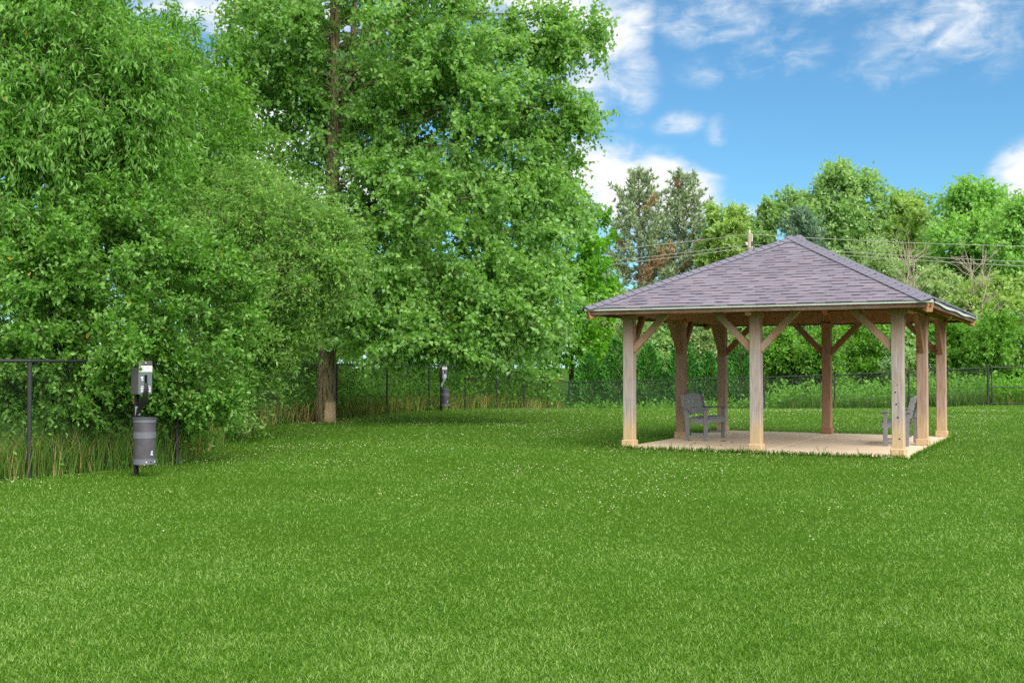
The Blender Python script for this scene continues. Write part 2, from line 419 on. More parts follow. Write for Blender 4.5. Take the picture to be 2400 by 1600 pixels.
def grass_mat(name, stops, trans=0.48):
    m, nt, out = new_mat(name)
    at_ = nd(nt, 'ShaderNodeAttribute', attribute_name='rnd'); geo = nd(nt, 'ShaderNodeNewGeometry')
    p1 = noise(nt, 0.33, 3.0, 0.55, vec=geo.outputs['Position']); p2 = noise(nt, 2.3, 3.0, 0.6, vec=geo.outputs['Position'])
    v = mathn(nt, 'ADD', at_.outputs['Fac'], mathn(nt, 'ADD', mathn(nt, 'MULTIPLY', mathn(nt, 'SUBTRACT', p1, 0.5), 0.75),
              mathn(nt, 'MULTIPLY', mathn(nt, 'SUBTRACT', p2, 0.5), 0.55)), clamp=True)
    c = ramp(nt, v, stops)
    b = principled(nt, None, c, 0.5, 0.25)
    t = nt.nodes.new('ShaderNodeBsdfTranslucent'); nt.links.new(mixc(nt, 1.0, c, (1.2, 1.3, 0.6), 'MULTIPLY'), t.inputs['Color'])
    mx = nt.nodes.new('ShaderNodeMixShader'); mx.inputs[0].default_value = trans
    nt.links.new(b.outputs[0], mx.inputs[1]); nt.links.new(t.outputs[0], mx.inputs[2]); nt.links.new(mx.outputs[0], out.inputs['Surface'])
    return m
M['grass'] = grass_mat('lawn_blades', [(0.0, (0.046, 0.140, 0.006)), (0.40, (0.112, 0.250, 0.018)), (0.75, (0.205, 0.360, 0.062)), (1.0, (0.35, 0.490, 0.165))])
M['tall_grass'] = grass_mat('tall_grass_blades', [(0.0, (0.055, 0.15, 0.018)), (0.45, (0.13, 0.27, 0.045)), (0.62, (0.25, 0.31, 0.08)), (0.80, (0.55, 0.43, 0.16)), (1.0, (0.74, 0.55, 0.27))])

L_ = {}
L_['cottonwood'] = leaf_mat('cottonwood_leaf', (0.09, 0.235, 0.022), (0.155, 0.335, 0.038), (0.31, 0.49, 0.15), pale=(0.300, 0.510, 0.225), trans=0.48, odd=(0.40, 0.33, 0.05))
L_['round'] = leaf_mat('round_leaf', (0.062, 0.185, 0.018), (0.12, 0.3, 0.032), (0.265, 0.46, 0.12), trans=0.48, odd=(0.42, 0.28, 0.03), rough=0.38, spec=0.45)
L_['olive'] = leaf_mat('silvery_olive_leaf', (0.062, 0.185, 0.016), (0.135, 0.315, 0.034), (0.320, 0.500, 0.140), pale=(0.26, 0.42, 0.15), odd=(0.40, 0.33, 0.05))
L_['cherry'] = leaf_mat('drooping_cherry_leaf', (0.08, 0.22, 0.024), (0.14, 0.33, 0.042), (0.27, 0.49, 0.12), trans=0.48, odd=(0.42, 0.28, 0.03), rough=0.38, spec=0.45)
L_['dark'] = leaf_mat('dark_wood_leaf', (0.07, 0.195, 0.018), (0.125, 0.3, 0.032), (0.215, 0.41, 0.075), trans=0.48)
L_['bright'] = leaf_mat('bright_maple_leaf', (0.062, 0.215, 0.008), (0.125, 0.35, 0.014), (0.22, 0.48, 0.036), trans=0.48)
L_['bg_a'] = leaf_mat('hazed_yellow_green', (0.225, 0.355, 0.085), (0.305, 0.455, 0.125), (0.42, 0.56, 0.21), trans=0.48, patch=0.25)  # far leaf tones painted pale and low in contrast, standing in for haze
L_['bg_b'] = leaf_mat('hazed_mid_green', (0.19, 0.345, 0.115), (0.275, 0.445, 0.165), (0.39, 0.545, 0.25), trans=0.48, patch=0.25)
L_['bg_c'] = leaf_mat('hazed_grey_green', (0.24, 0.355, 0.15), (0.325, 0.455, 0.205), (0.43, 0.54, 0.29), trans=0.48, patch=0.25)
L_['bg_d'] = leaf_mat('hazed_bright_green', (0.16, 0.37, 0.075), (0.245, 0.475, 0.11), (0.37, 0.58, 0.18), trans=0.48, patch=0.25)
L_['spruce'] = leaf_mat('blue_spruce_needles', (0.095, 0.19, 0.11), (0.15, 0.265, 0.155), (0.22, 0.34, 0.215), trans=0.1, patch=0.25)
L_['pine'] = leaf_mat('pine_needles', (0.17, 0.255, 0.13), (0.26, 0.355, 0.185), (0.36, 0.45, 0.25), trans=0.1, patch=0.3)
L_['pine_brown'] = leaf_mat('brown_pine_needles', (0.230, 0.140, 0.075), (0.340, 0.220, 0.120), (0.430, 0.290, 0.170), trans=0.1)
L_['arbor'] = leaf_mat('arborvitae_spray', (0.024, 0.105, 0.018), (0.055, 0.205, 0.026), (0.115, 0.34, 0.05), trans=0.2, patch=1.2)
L_['weed'] = leaf_mat('weed_leaf', (0.06, 0.19, 0.012), (0.135, 0.33, 0.03), (0.24, 0.47, 0.08), trans=0.48, patch=0.5)
B_ = {}
B_['cottonwood'] = bark_mat('cottonwood_bark', (0.070, 0.052, 0.032), (0.30, 0.240, 0.155), scar=(0.46, 0.34, 0.21))
B_['grey'] = bark_mat('grey_bark', (0.085, 0.070, 0.052), (0.22, 0.185, 0.14))
B_['dark'] = bark_mat('dark_bark', (0.035, 0.028, 0.020), (0.11, 0.09, 0.065))
B_['pine'] = bark_mat('pine_bark', (0.10, 0.065, 0.045), (0.24, 0.165, 0.12))

# ------------------------------------------------------------------ terrain
def gz(x, y):
    x = np.asarray(x, float); y = np.asarray(y, float)
    A = np.interp(x, [-60, 3, 11, 15, 17, 19.3, 23, 40], [0.8, 0.83, 0.85, 0.77, 0.6, 0.3, 0.2, 0.1])
    u = np.clip((y - 35) / 17.0, 0, 1.12)
    z = -A * u * u
    w = np.clip((y - 58) / 60.0, 0, 1)
    z = z * (1 - w) + w * (-0.9)
    und = 0.10 * (0.018 * np.sin(x * 0.9 + 1.3) * np.sin(y * 0.6) + 0.012 * np.sin(x * 2.1 + y * 1.3))
    nearpav = np.exp(-(((x - 5.5) / 5) ** 2 + ((y - 21) / 5) ** 2))
    return z + und * (1 - nearpav)

xs = np.concatenate([np.linspace(-900, -70, 12), np.linspace(-60, 60, 91), np.linspace(70, 900, 12)])
ys = np.concatenate([np.linspace(-60, -2, 10), np.linspace(0, 70, 101), np.linspace(75, 130, 12), np.linspace(160, 2200, 12)])
XX, YY = np.meshgrid(xs, ys); ZZ = gz(XX, YY)
V = np.stack([XX, YY, ZZ], -1).reshape(-1, 3); nx, ny = len(xs), len(ys)
ii = (np.arange(ny - 1)[:, None] * nx + np.arange(nx - 1)[None]).ravel()
tag(link('ground', np_mesh('ground', V, [np.stack([ii, ii + 1, ii + nx + 1, ii + nx], 1)], smooth_shade=True), M['soil']),
    'green lawn ground sloping away towards the far fence', kind='structure')

# pavilion frame
PV = (2.106, 19.88); PTH = -0.485; BW, BD = 2.297, 2.789
PU = np.array([math.cos(PTH), math.sin(PTH)]); PVv = np.array([-math.sin(PTH), math.cos(PTH)])
def pav_local(x, y):
    dx, dy = np.asarray(x) - PV[0], np.asarray(y) - PV[1]
    return dx * PU[0] + dy * PU[1], dx * PVv[0] + dy * PVv[1]
SLAB = (-0.10, 2 * BW + 0.17, -0.17, 2 * BD + 0.2)

# ------------------------------------------------------------------ fence lines
FENCE_L = [(-8.2, 12.2), (-6.3, 14.5), (-5.0, 16.6), (-5.3, 19.5), (-5.55, 22.4), (-5.8, 25.4), (-6.03, 28.4), (-4.94, 31.3), (-3.85, 34.2), (-2.77, 37.1), (-1.68, 40.0), (-0.59, 42.9),
           (0.50, 45.8), (1.58, 48.8), (2.67, 51.7)]
FENCE_B = [(2.67, 51.7), (5.44, 50.6), (8.2, 49.5), (11.0, 48.4), (13.75, 47.3), (16.5, 46.15), (19.3, 45.0)]
FH = 1.53

def fence_x(y):
    """x of the left boundary fence at depth y"""
    f = np.array(FENCE_L); return np.interp(y, f[:, 1], f[:, 0])
def fence_y(x):
    f = np.array(FENCE_B + [(23.5, 43.3), (40, 37)]); return np.interp(x, f[:, 0], f[:, 1])

def make_fence(line, name, label, first_end, last_end):
    root = empty(name, (line[0][0], line[0][1], float(gz(*line[0]))))
    o = Vector(root.location)
    P3 = [Vector((x, y, float(gz(x, y)))) - o for x, y in line]
    mp = MB(); mp.tube([(0, 0, -0.2), (0, 0, FH - 0.02)], 0.030, 10)
    pm = mp.mesh('post'); pm.materials.append(M['black_paint'])
    mt = MB(); mt.tube([(0, 0, -0.2), (0, 0, FH + 0.06)], 0.042, 12); mt.lathe([(0.046, FH + 0.05), (0.046, FH + 0.075), (0.03, FH + 0.1), (0.0, FH + 0.108)], 12)
    tm = mt.mesh('terminal_post'); tm.materials.append(M['black_paint'])
    for i, p in enumerate(P3):
        term = (i == 0 and first_end) or (i == len(P3) - 1 and last_end)
        ob = link('post', tm if term else pm, None, root); ob.location = p
    for i in range(len(P3) - 1):
        a, b = P3[i], P3[i + 1]; d = b - a; L = Vector((d.x, d.y, 0)).length; h = Vector((d.x, d.y, 0)).normalized()
        MB().tube([a + Vector((0, 0, FH)), b + Vector((0, 0, FH))], 0.022, 8).build('top_rail', M['black_paint'], root)
        # woven mesh: two families of diagonal wires, clipped to the bay
        mb = MB(); z0, z1 = 0.03, FH; H = z1 - z0; step = 0.072; nrm = Vector((-h.y, h.x, 0))
        k = -H
        while k < L:
            for sgn in (1, -1):
                s0, s1 = max(0.0, k), min(L, k + H)
                if s1 - s0 < 0.02: continue
                t0, t1 = (s0 - k), (s1 - k)
                za, zb = (z0 + t0, z0 + t1) if sgn > 0 else (z1 - t0, z1 - t1)
                pa = a + d * (s0 / L) + Vector((0, 0, za)) + nrm * 0.024 * 1 + nrm * 0.003 * sgn
                pb = a + d * (s1 / L) + Vector((0, 0, zb)) + nrm * 0.024 * 1 + nrm * 0.003 * sgn
                mb.tube([pa, pb], 0.0023, 3, cap=False)
            k += step
        mb.build('chain_link_mesh', M['wire'], root)
    tag(root, label, 'fence')
    return root
make_fence(FENCE_L, 'chain_link_fence', 'long black chain-link fence bending back past the big tree trunk', False, True)
make_fence(FENCE_B, 'chain_link_fence', 'black chain-link fence crossing behind the pavilion and conifer hedge', False, True)

# gate beyond the last post of the back fence
gd = Vector((4.2, -1.7, 0)).normalized(); g0 = Vector((19.3, 45.0, 0)) + gd * 0.14; g1 = g0 + gd * 3.6
groot = empty('gate', (g0.x, g0.y, float(gz(g0.x, g0.y))))
gl = gd * 3.6
def gp(t, z): return tuple(gl * t + Vector((0, 0, z)))
MB().tube([gp(0, 0.06), gp(0, FH)], 0.024, 8).build('gate_stile', M['black_paint'], groot)
MB().tube([gp(1, 0.06), gp(1, FH)], 0.024, 8).build('gate_stile', M['black_paint'], groot)
MB().tube([gp(0, FH), gp(1, FH)], 0.024, 8).build('gate_rail', M['black_paint'], groot)
MB().tube([gp(0, 0.74), gp(1, 0.74)], 0.022, 8).build('gate_rail', M['black_paint'], groot)
MB().tube([gp(0, 0.08), gp(1, 0.08)], 0.022, 8).build('gate_rail', M['black_paint'], groot)
for z in (0.3, 1.25):
    MB().box(tuple(-gd * 0.06 + Vector((0, 0, z))), (0.10, 0.03, 0.05), Matrix.Rotation(math.atan2(gd.y, gd.x), 3, 'Z')).build('hinge', M['black_paint'], groot)
tag(groot, 'black tube-framed gate with middle rail at end of the back fence', 'gate')

# ------------------------------------------------------------------ patio slab
pat = empty('concrete_patio', (PV[0], PV[1], 0), PTH)
xa, xb, ya, yb = SLAB; xm = (xa + xb) / 2 + 0.05; ym = BD + 0.12
for (x0, x1) in ((xa, xm - 0.005), (xm + 0.005, xb)):
    for (y0, y1) in ((ya, ym - 0.006), (ym + 0.006, yb)):
        MB().box(((x0 + x1) / 2, (y0 + y1) / 2, -0.035), (x1 - x0, y1 - y0, 0.13), None, 0.006).build('slab_panel', M['concrete'], pat)
tag(pat, 'tan concrete slab floor under the pavilion', kind='structure')
pat['kind'] = 'structure'

# ------------------------------------------------------------------ pavilion
pav = empty('pavilion', (PV[0], PV[1], 0.03), PTH)
tag(pav, 'open timber pavilion with purple-grey shingled hip roof on eight posts', 'pavilion')
POST_W, Z_COL, Z_BEAM, Z_BTOP = 0.186, 2.262, 2.355, 2.61
OV, Z_EAVE, Z_APEX = 0.60, 2.44, 3.905
posts = {(0, 0): 'post_grey', (1, 0): 'post_grey', (2, 0): 'post_grey', (0, 1): 'post_mid', (2, 1): 'post_pink', (0, 2): 'post_mid', (1, 2): 'post_brown', (2, 2): 'post_pink'}
pmesh = MB().box((0, 0, Z_COL / 2 + 0.06), (POST_W, POST_W, Z_COL + 0.12), None, 0.010).mesh('post')
plm = MB()
plm.box((0, 0, 0.062), (0.232, 0.232, 0.124), None, 0.012)
plm = plm.mesh('plinth')
clm = MB().box((0, 0, (Z_COL + Z_BEAM) / 2), (0.228, 0.228, Z_BEAM - Z_COL - 0.002), None, 0.006).mesh('collar')
hole = MB().lathe([(0.013, 0.0), (0.013, 0.004), (0.0, 0.004)], 8).mesh('knot_hole'); hole.materials.append(M['slot'])
for (i, j), mk in posts.items():
    po = link('post', pmesh.copy(), M[mk], pav, (i * BW, j * BD, 0))
    link('plinth', plm.copy(), M['plinth_brown'] if (i, j) == (1, 2) else M['plinth_tan'], po)
    link('collar', clm.copy(), M['beam'], po)
    if (i, j) == (2, 0):
        for hx, hz in ((-0.028, 1.02), (-0.016, 0.83), (0.004, 0.62), (0.030, 0.28)):
            link('bolt_hole', hole, None, po, (hx, -POST_W / 2 - 0.0005, hz), (PI / 2, 0, 0))
BWD = 0.14
X1, Y1 = 2 * BW, 2 * BD
zb = (Z_BEAM + Z_BTOP) / 2; hb = Z_BTOP - Z_BEAM
MB().box((BW, 0, zb), (X1 + 0.24, BWD, hb), None, 0.006).build('beam', M['beam'], pav)
MB().box((BW, Y1, zb), (X1 + 0.24, BWD, hb), None, 0.006).build('beam', M['beam'], pav)
MB().box((0, BD, zb), (BWD, Y1 - BWD - 0.004, hb), None, 0.006).build('beam', M['beam'], pav)
MB().box((X1, BD, zb), (BWD, Y1 - BWD - 0.004, hb), None, 0.006).build('beam', M['beam'], pav)
# knee braces
BR = 0.62
def brace(p, d, mat):
    p = Vector(p); d = Vector(d)
    a = p + d * (POST_W / 2 - 0.02) + Vector((0, 0, Z_BEAM - BR - 0.02)); b = p + d * (POST_W / 2 + BR) + Vector((0, 0, Z_BEAM + 0.03))
    MB().beam(a, b, 0.090, 0.115, ch=0.006).build('knee_brace', mat, pav)
for (i, j) in posts:
    p = (i * BW, j * BD, 0)
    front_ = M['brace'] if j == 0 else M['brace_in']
    if j in (0, 2):
        if i > 0: brace(p, (-1, 0, 0), front_)
        if i < 2: brace(p, (1, 0, 0), front_)
    if i in (0, 2):
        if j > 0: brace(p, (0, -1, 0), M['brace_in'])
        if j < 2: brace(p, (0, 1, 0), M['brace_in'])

# roof: deck, rafters, fascia, drip edge, shingles, hip caps
E = [Vector((-OV, -OV, Z_EAVE)), Vector((X1 + OV, -OV, Z_EAVE)), Vector((X1 + OV, Y1 + OV, Z_EAVE)), Vector((-OV, Y1 + OV, Z_EAVE))]
AP = Vector((BW, BD, Z_APEX))
dk = MB()
topv = [e + Vector((0, 0, 0.0)) for e in E] + [AP]
botv = [e - Vector((0, 0, 0.035)) for e in E] + [AP - Vector((0, 0, 0.035))]
dk.add(topv + botv, [(0, 1, 4), (1, 2, 4), (2, 3, 4), (3, 0, 4), (6, 5, 9), (7, 6, 9), (8, 7, 9), (5, 8, 9), (0, 5, 6, 1), (1, 6, 7, 2), (2, 7, 8, 3), (3, 8, 5, 0)])
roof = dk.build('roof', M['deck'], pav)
mids = [(Vector((BW, -OV + 0.05, Z_EAVE))), Vector((X1 + OV - 0.05, BD, Z_EAVE)), Vector((BW, Y1 + OV - 0.05, Z_EAVE)), Vector((-OV + 0.05, BD, Z_EAVE))]
for k, e in enumerate(E):
    c = e + (AP - e) * 0.012
    MB().beam(c - Vector((0, 0, 0.125)), AP + (c - AP) * 0.03 - Vector((0, 0, 0.125)), 0.11, 0.15, ch=0.006).build('hip_rafter', M['tail'], roof)
for e in mids:
    MB().beam(e - Vector((0, 0, 0.115)) + (AP - e) * 0.01, AP + (e - AP) * 0.05 - Vector((0, 0, 0.125)), 0.10, 0.14, ch=0.006).build('rafter', M['tail'], roof)
for k in range(4):
    a, b = E[k], E[(k + 1) % 4]; d = (b - a).normalized(); inn = Vector((-d.y, d.x, 0))
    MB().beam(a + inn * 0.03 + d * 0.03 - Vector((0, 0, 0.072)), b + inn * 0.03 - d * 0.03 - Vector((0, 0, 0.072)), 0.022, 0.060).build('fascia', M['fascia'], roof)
    # drip edge, wavy where the metal has worked loose on the right-hand eave
    n = 1 if k != 1 else 40; vsd, fsd = [], []
    for i in range(n + 1):
        t = i / n; p = a + (b - a) * t
        wv = 0.0 if k != 1 else (0.012 * math.sin(t * PI * 5.0 + 0.6) - 0.018 * math.sin(t * PI)) * min(1, 6 * t) * min(1, 6 * (1 - t))
        o_ = -inn * 0.012
        q = p + o_ + Vector((0, 0, wv))
        vsd += [q + Vector((0, 0, 0.012)), q + Vector((0, 0, -0.034)), q + inn * 0.009 + Vector((0, 0, -0.034)), q + inn * 0.08 + Vector((0, 0, 0.030 - wv))]
    for i in range(n):
        for c in range(4):
            c2 = (c + 1) % 4; fsd.append((4 * i + c, 4 * i + c2, 4 * i + 4 + c2, 4 * i + 4 + c))
    fsd.append((0, 1, 2, 3)); fsd.append((4 * n + 3, 4 * n + 2, 4 * n + 1, 4 * n))
    MB().add(vsd, fsd).build('drip_edge', M['drip'], roof)

rng = np.random.default_rng(7)
EXPO = 0.143
WID = [0.13, 0.18, 0.23, 0.28, 0.34]
tab_cache = {}
def tab_geo(w, th):
    L = EXPO * 1.16
    return ([(0, 0, 0), (w, 0, 0), (w, 0, th), (0, 0, th), (0, 0, th), (w, 0, th), (w, L * 0.6, th * 0.4 + 0.0018), (0, L * 0.6, th * 0.4 + 0.0018), (w, L, 0.003), (0, L, 0.003), (0, L, 0), (w, L, 0)],
            [(0, 3, 2, 1), (4, 7, 6, 5), (7, 9, 8, 6), (10, 11, 8, 9), (0, 1, 11, 10), (0, 10, 9, 7, 4), (1, 5, 6, 8, 11)])
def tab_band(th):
    hi = 1.0 if th < 0.01 else 0.15          # sunk tabs' printed-style band paints in the shadow lines of the relief
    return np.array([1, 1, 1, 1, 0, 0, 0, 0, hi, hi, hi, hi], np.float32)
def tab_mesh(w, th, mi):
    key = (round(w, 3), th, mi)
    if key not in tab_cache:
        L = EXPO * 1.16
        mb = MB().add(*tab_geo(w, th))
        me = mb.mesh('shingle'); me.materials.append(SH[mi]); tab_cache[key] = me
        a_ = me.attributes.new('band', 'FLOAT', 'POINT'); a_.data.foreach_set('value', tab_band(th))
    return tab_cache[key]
rest = MB(); rest_mi = []; rest_band = []; indiv = 0
for k in range(4):
    a, b = E[k], E[(k + 1) % 4]; s_ = (b - a).normalized(); mid = (a + b) / 2
    t_ = (AP - mid).normalized(); n_ = s_.cross(t_).normalized(); Ls = (AP - mid).length; half = (b - a).length / 2
    R3 = Matrix((s_, t_, n_)).transposed()
    nc = int(Ls / EXPO)
    for c in range(nc):
        tt = c * EXPO - (0.02 if c == 0 else 0)
        hw = half * (1 - (tt + EXPO * 0.5) / Ls) + 0.02
        if hw < 0.08: continue
        x = -hw; ph = rng.random() < 0.5; run = 0
        while x < hw - 0.02:
            w = float(rng.choice(WID))
            if x + w > hw - 0.06: w = hw - x
            th = 0.015 if ph else 0.007
            ph = not ph if rng.random() < 0.85 else ph
            mi = int(rng.choice(6, p=[.2, .22, .14, .2, .14, .1]))
            org = mid + s_ * x + t_ * (tt + rng.normal(0, 0.0015)) + n_ * 0.010
            me_w = w - 0.002
            if k == 0 and indiv < 300:
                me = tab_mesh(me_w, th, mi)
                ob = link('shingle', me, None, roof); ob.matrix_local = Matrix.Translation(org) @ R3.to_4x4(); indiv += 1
            else:
                vv, ff = tab_geo(me_w, th)
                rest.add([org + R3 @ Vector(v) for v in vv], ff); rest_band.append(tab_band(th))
                rest_mi += [mi] * 7
            x += w
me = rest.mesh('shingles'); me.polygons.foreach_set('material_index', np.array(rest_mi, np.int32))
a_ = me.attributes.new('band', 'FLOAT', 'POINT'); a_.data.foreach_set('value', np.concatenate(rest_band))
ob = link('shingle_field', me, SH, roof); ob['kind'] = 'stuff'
# hip caps: folded pieces lapping up each hip
for k in range(4):
    e = E[k]; d = (AP - e).normalized(); L = (AP - e).length
    # directions across the hip, lying in the two neighbouring roof planes
    def plane_dir(o):
        m_ = (E[k] + E[o]) / 2; sdir_ = (E[o] - E[k]).normalized(); nn = sdir_.cross((AP - m_).normalized()).normalized()
        if nn.z < 0: nn = -nn
        w_ = nn.cross(d).normalized()
        if w_.dot(E[o] - E[k]) < 0: w_ = -w_
        return w_, nn
    w1, na = plane_dir((k + 1) % 4); w2, nb = plane_dir((k + 3) % 4)
    cw, cl, ex = 0.185, 0.25, 0.160
    n = int((L - 0.05) / ex)
    base_l = 0.030
    def vv(y, wz, lift):
        up = Vector((0, 0, 1)) * (lift + 0.004)
        return [d * y + w2 * cw + nb * lift, d * y + up * 1.15, d * y + w1 * cw + na * lift]
    lo0, lo1 = vv(0, 0, base_l), vv(cl, 0, base_l - 0.008)
    hi0, hi1 = vv(0, 0, base_l + 0.012), vv(cl, 0, base_l - 0.004)
    mb = MB().add(lo0 + lo1 + hi0 + hi1, [(0, 1, 4, 3), (1, 2, 5, 4), (6, 9, 10, 7), (7, 10, 11, 8), (0, 6, 7, 1), (1, 7, 8, 2), (3, 4, 10, 9), (4, 5, 11, 10), (0, 3, 9, 6), (2, 8, 11, 5)])
    hm = mb.mesh('hip_cap'); hm.materials.append(M['hip'])
    for i in range(n):
        link('hip_cap', hm, None, roof, e + d * (i * ex + (0.0 if i else -0.01)))
# small cap over the peak
pk = MB(); pk.add([AP + Vector(v) for v in [(-0.24, -0.14, -0.085), (0.24, -0.14, -0.085), (0.24, 0.14, -0.085), (-0.24, 0.14, -0.085), (-0.12, 0, 0.045), (0.12, 0, 0.045)]],
       [(0, 1, 5, 4), (1, 2, 5), (2, 3, 4, 5), (3, 0, 4), (3, 2, 1, 0)])
pk.build('peak_cap', M['hip'], roof)

# ------------------------------------------------------------------ benches
def make_bench(loc_ab, face, label):
    """face +1: looks along pavilion +a, -1: along -a"""
    a, b = loc_ab
    q = np.array(PV) + PU * a + PVv * b
    root = empty('bench', (q[0], q[1], 0.03), PTH + (0 if face > 0 else PI))
    tag(root, label, 'bench', 'grey benches under the pavilion')
    Lh = 0.60  # half length (y); x forward
    mt = M['bench']
    for s in (-1, 1):
        MB().box((0.40, s * (Lh - 0.035), 0.30), (0.075, 0.045, 0.60), None, 0.006).build('front_leg', mt, root)
        mb = MB(); y = s * (Lh - 0.035)
        prof = [(0.0, 0.0), (0.075, 0.0), (0.078, 0.42), (-0.045, 0.88), (-0.115, 0.88), (-0.012, 0.42)]
        mb.prism([(p[0], p[1]) for p in prof], -0.0225, 0.0225, Matrix.Translation((0, y, 0)) @ Matrix.Rotation(PI / 2, 4, 'X'))
        mb.build('rear_leg', mt, root)
        MB().box((0.215, s * (Lh - 0.035), 0.617), (0.53, 0.105, 0.030), None, 0.006).build('armrest', mt, root)
        MB().box((0.235, s * (Lh - 0.038), 0.372), (0.255, 0.032, 0.095), None, 0.004).build('side_apron', mt, root)
        MB().box((0.235, s * (Lh - 0.035), 0.128), (0.255, 0.028, 0.045), None, 0.004).build('stretcher', mt, root)
    MB().box((0.448, 0, 0.372), (0.030, 2 * Lh - 0.02, 0.095), None, 0.004).build('front_apron', mt, root)
    for i in range(4):
        MB().box((0.100 + i * 0.105, 0, 0.436), (0.098, 2 * Lh - 0.13 if i < 3 else 2 * Lh - 0.14, 0.028), None, 0.005).build('seat_slat', mt, root)
    tilt = math.atan2(0.115, 0.46)
    for i in range(3):
        z0 = 0.495 + i * 0.132; h = 0.122; seg = 12; poly = []
        yl = Lh - 0.062
        poly = [(-yl, 0), (yl, 0)]
        if i < 2: poly += [(yl, h), (-yl, h)]
        else:
            poly += [(yl - 2 * yl * t, h - 0.02 + 0.05 * math.sin(PI * t)) for t in np.linspace(0, 1, seg)]
        x0 = 0.035 - (z0 - 0.42) * math.tan(tilt) + 0.0
        Mx = Matrix.Translation((x0, 0, z0)) @ Matrix.Rotation(-tilt, 4, 'Y') @ Matrix(((0, 0, 1, 0), (1, 0, 0, 0), (0, 1, 0, 0), (0, 0, 0, 1)))
        MB().prism(poly, -0.014, 0.014, Mx).build('back_slat', mt, root)
    return root
make_bench((0.345, 2.62), 1, 'dark grey slatted bench facing inward beside the left middle post')
make_bench((2 * BW - 0.17, 2.83), -1, 'dark grey bench partly hidden behind the front corner post')

# ------------------------------------------------------------------ pet waste stations
def text(body, size, mat, parent, loc, rot, name='lettering', ax='CENTER', wscale=1.0):
    cu = bpy.data.curves.new(name, 'FONT'); cu.body = body; cu.size = size; cu.align_x = ax; cu.align_y = 'CENTER'; cu.extrude = 0.0006
    tmp = bpy.data.objects.new(name, cu); COL.objects.link(tmp); bpy.context.view_layer.update()
    me = bpy.data.meshes.new_from_object(tmp.evaluated_get(bpy.context.evaluated_depsgraph_get()))
    bpy.data.objects.remove(tmp); me.materials.clear(); me.materials.append(mat)
    o = bpy.data.objects.new(name, me); COL.objects.link(o); o.parent = parent; o.location = loc; o.rotation_euler = rot
    o.scale = (wscale, 1, 1)
    return o

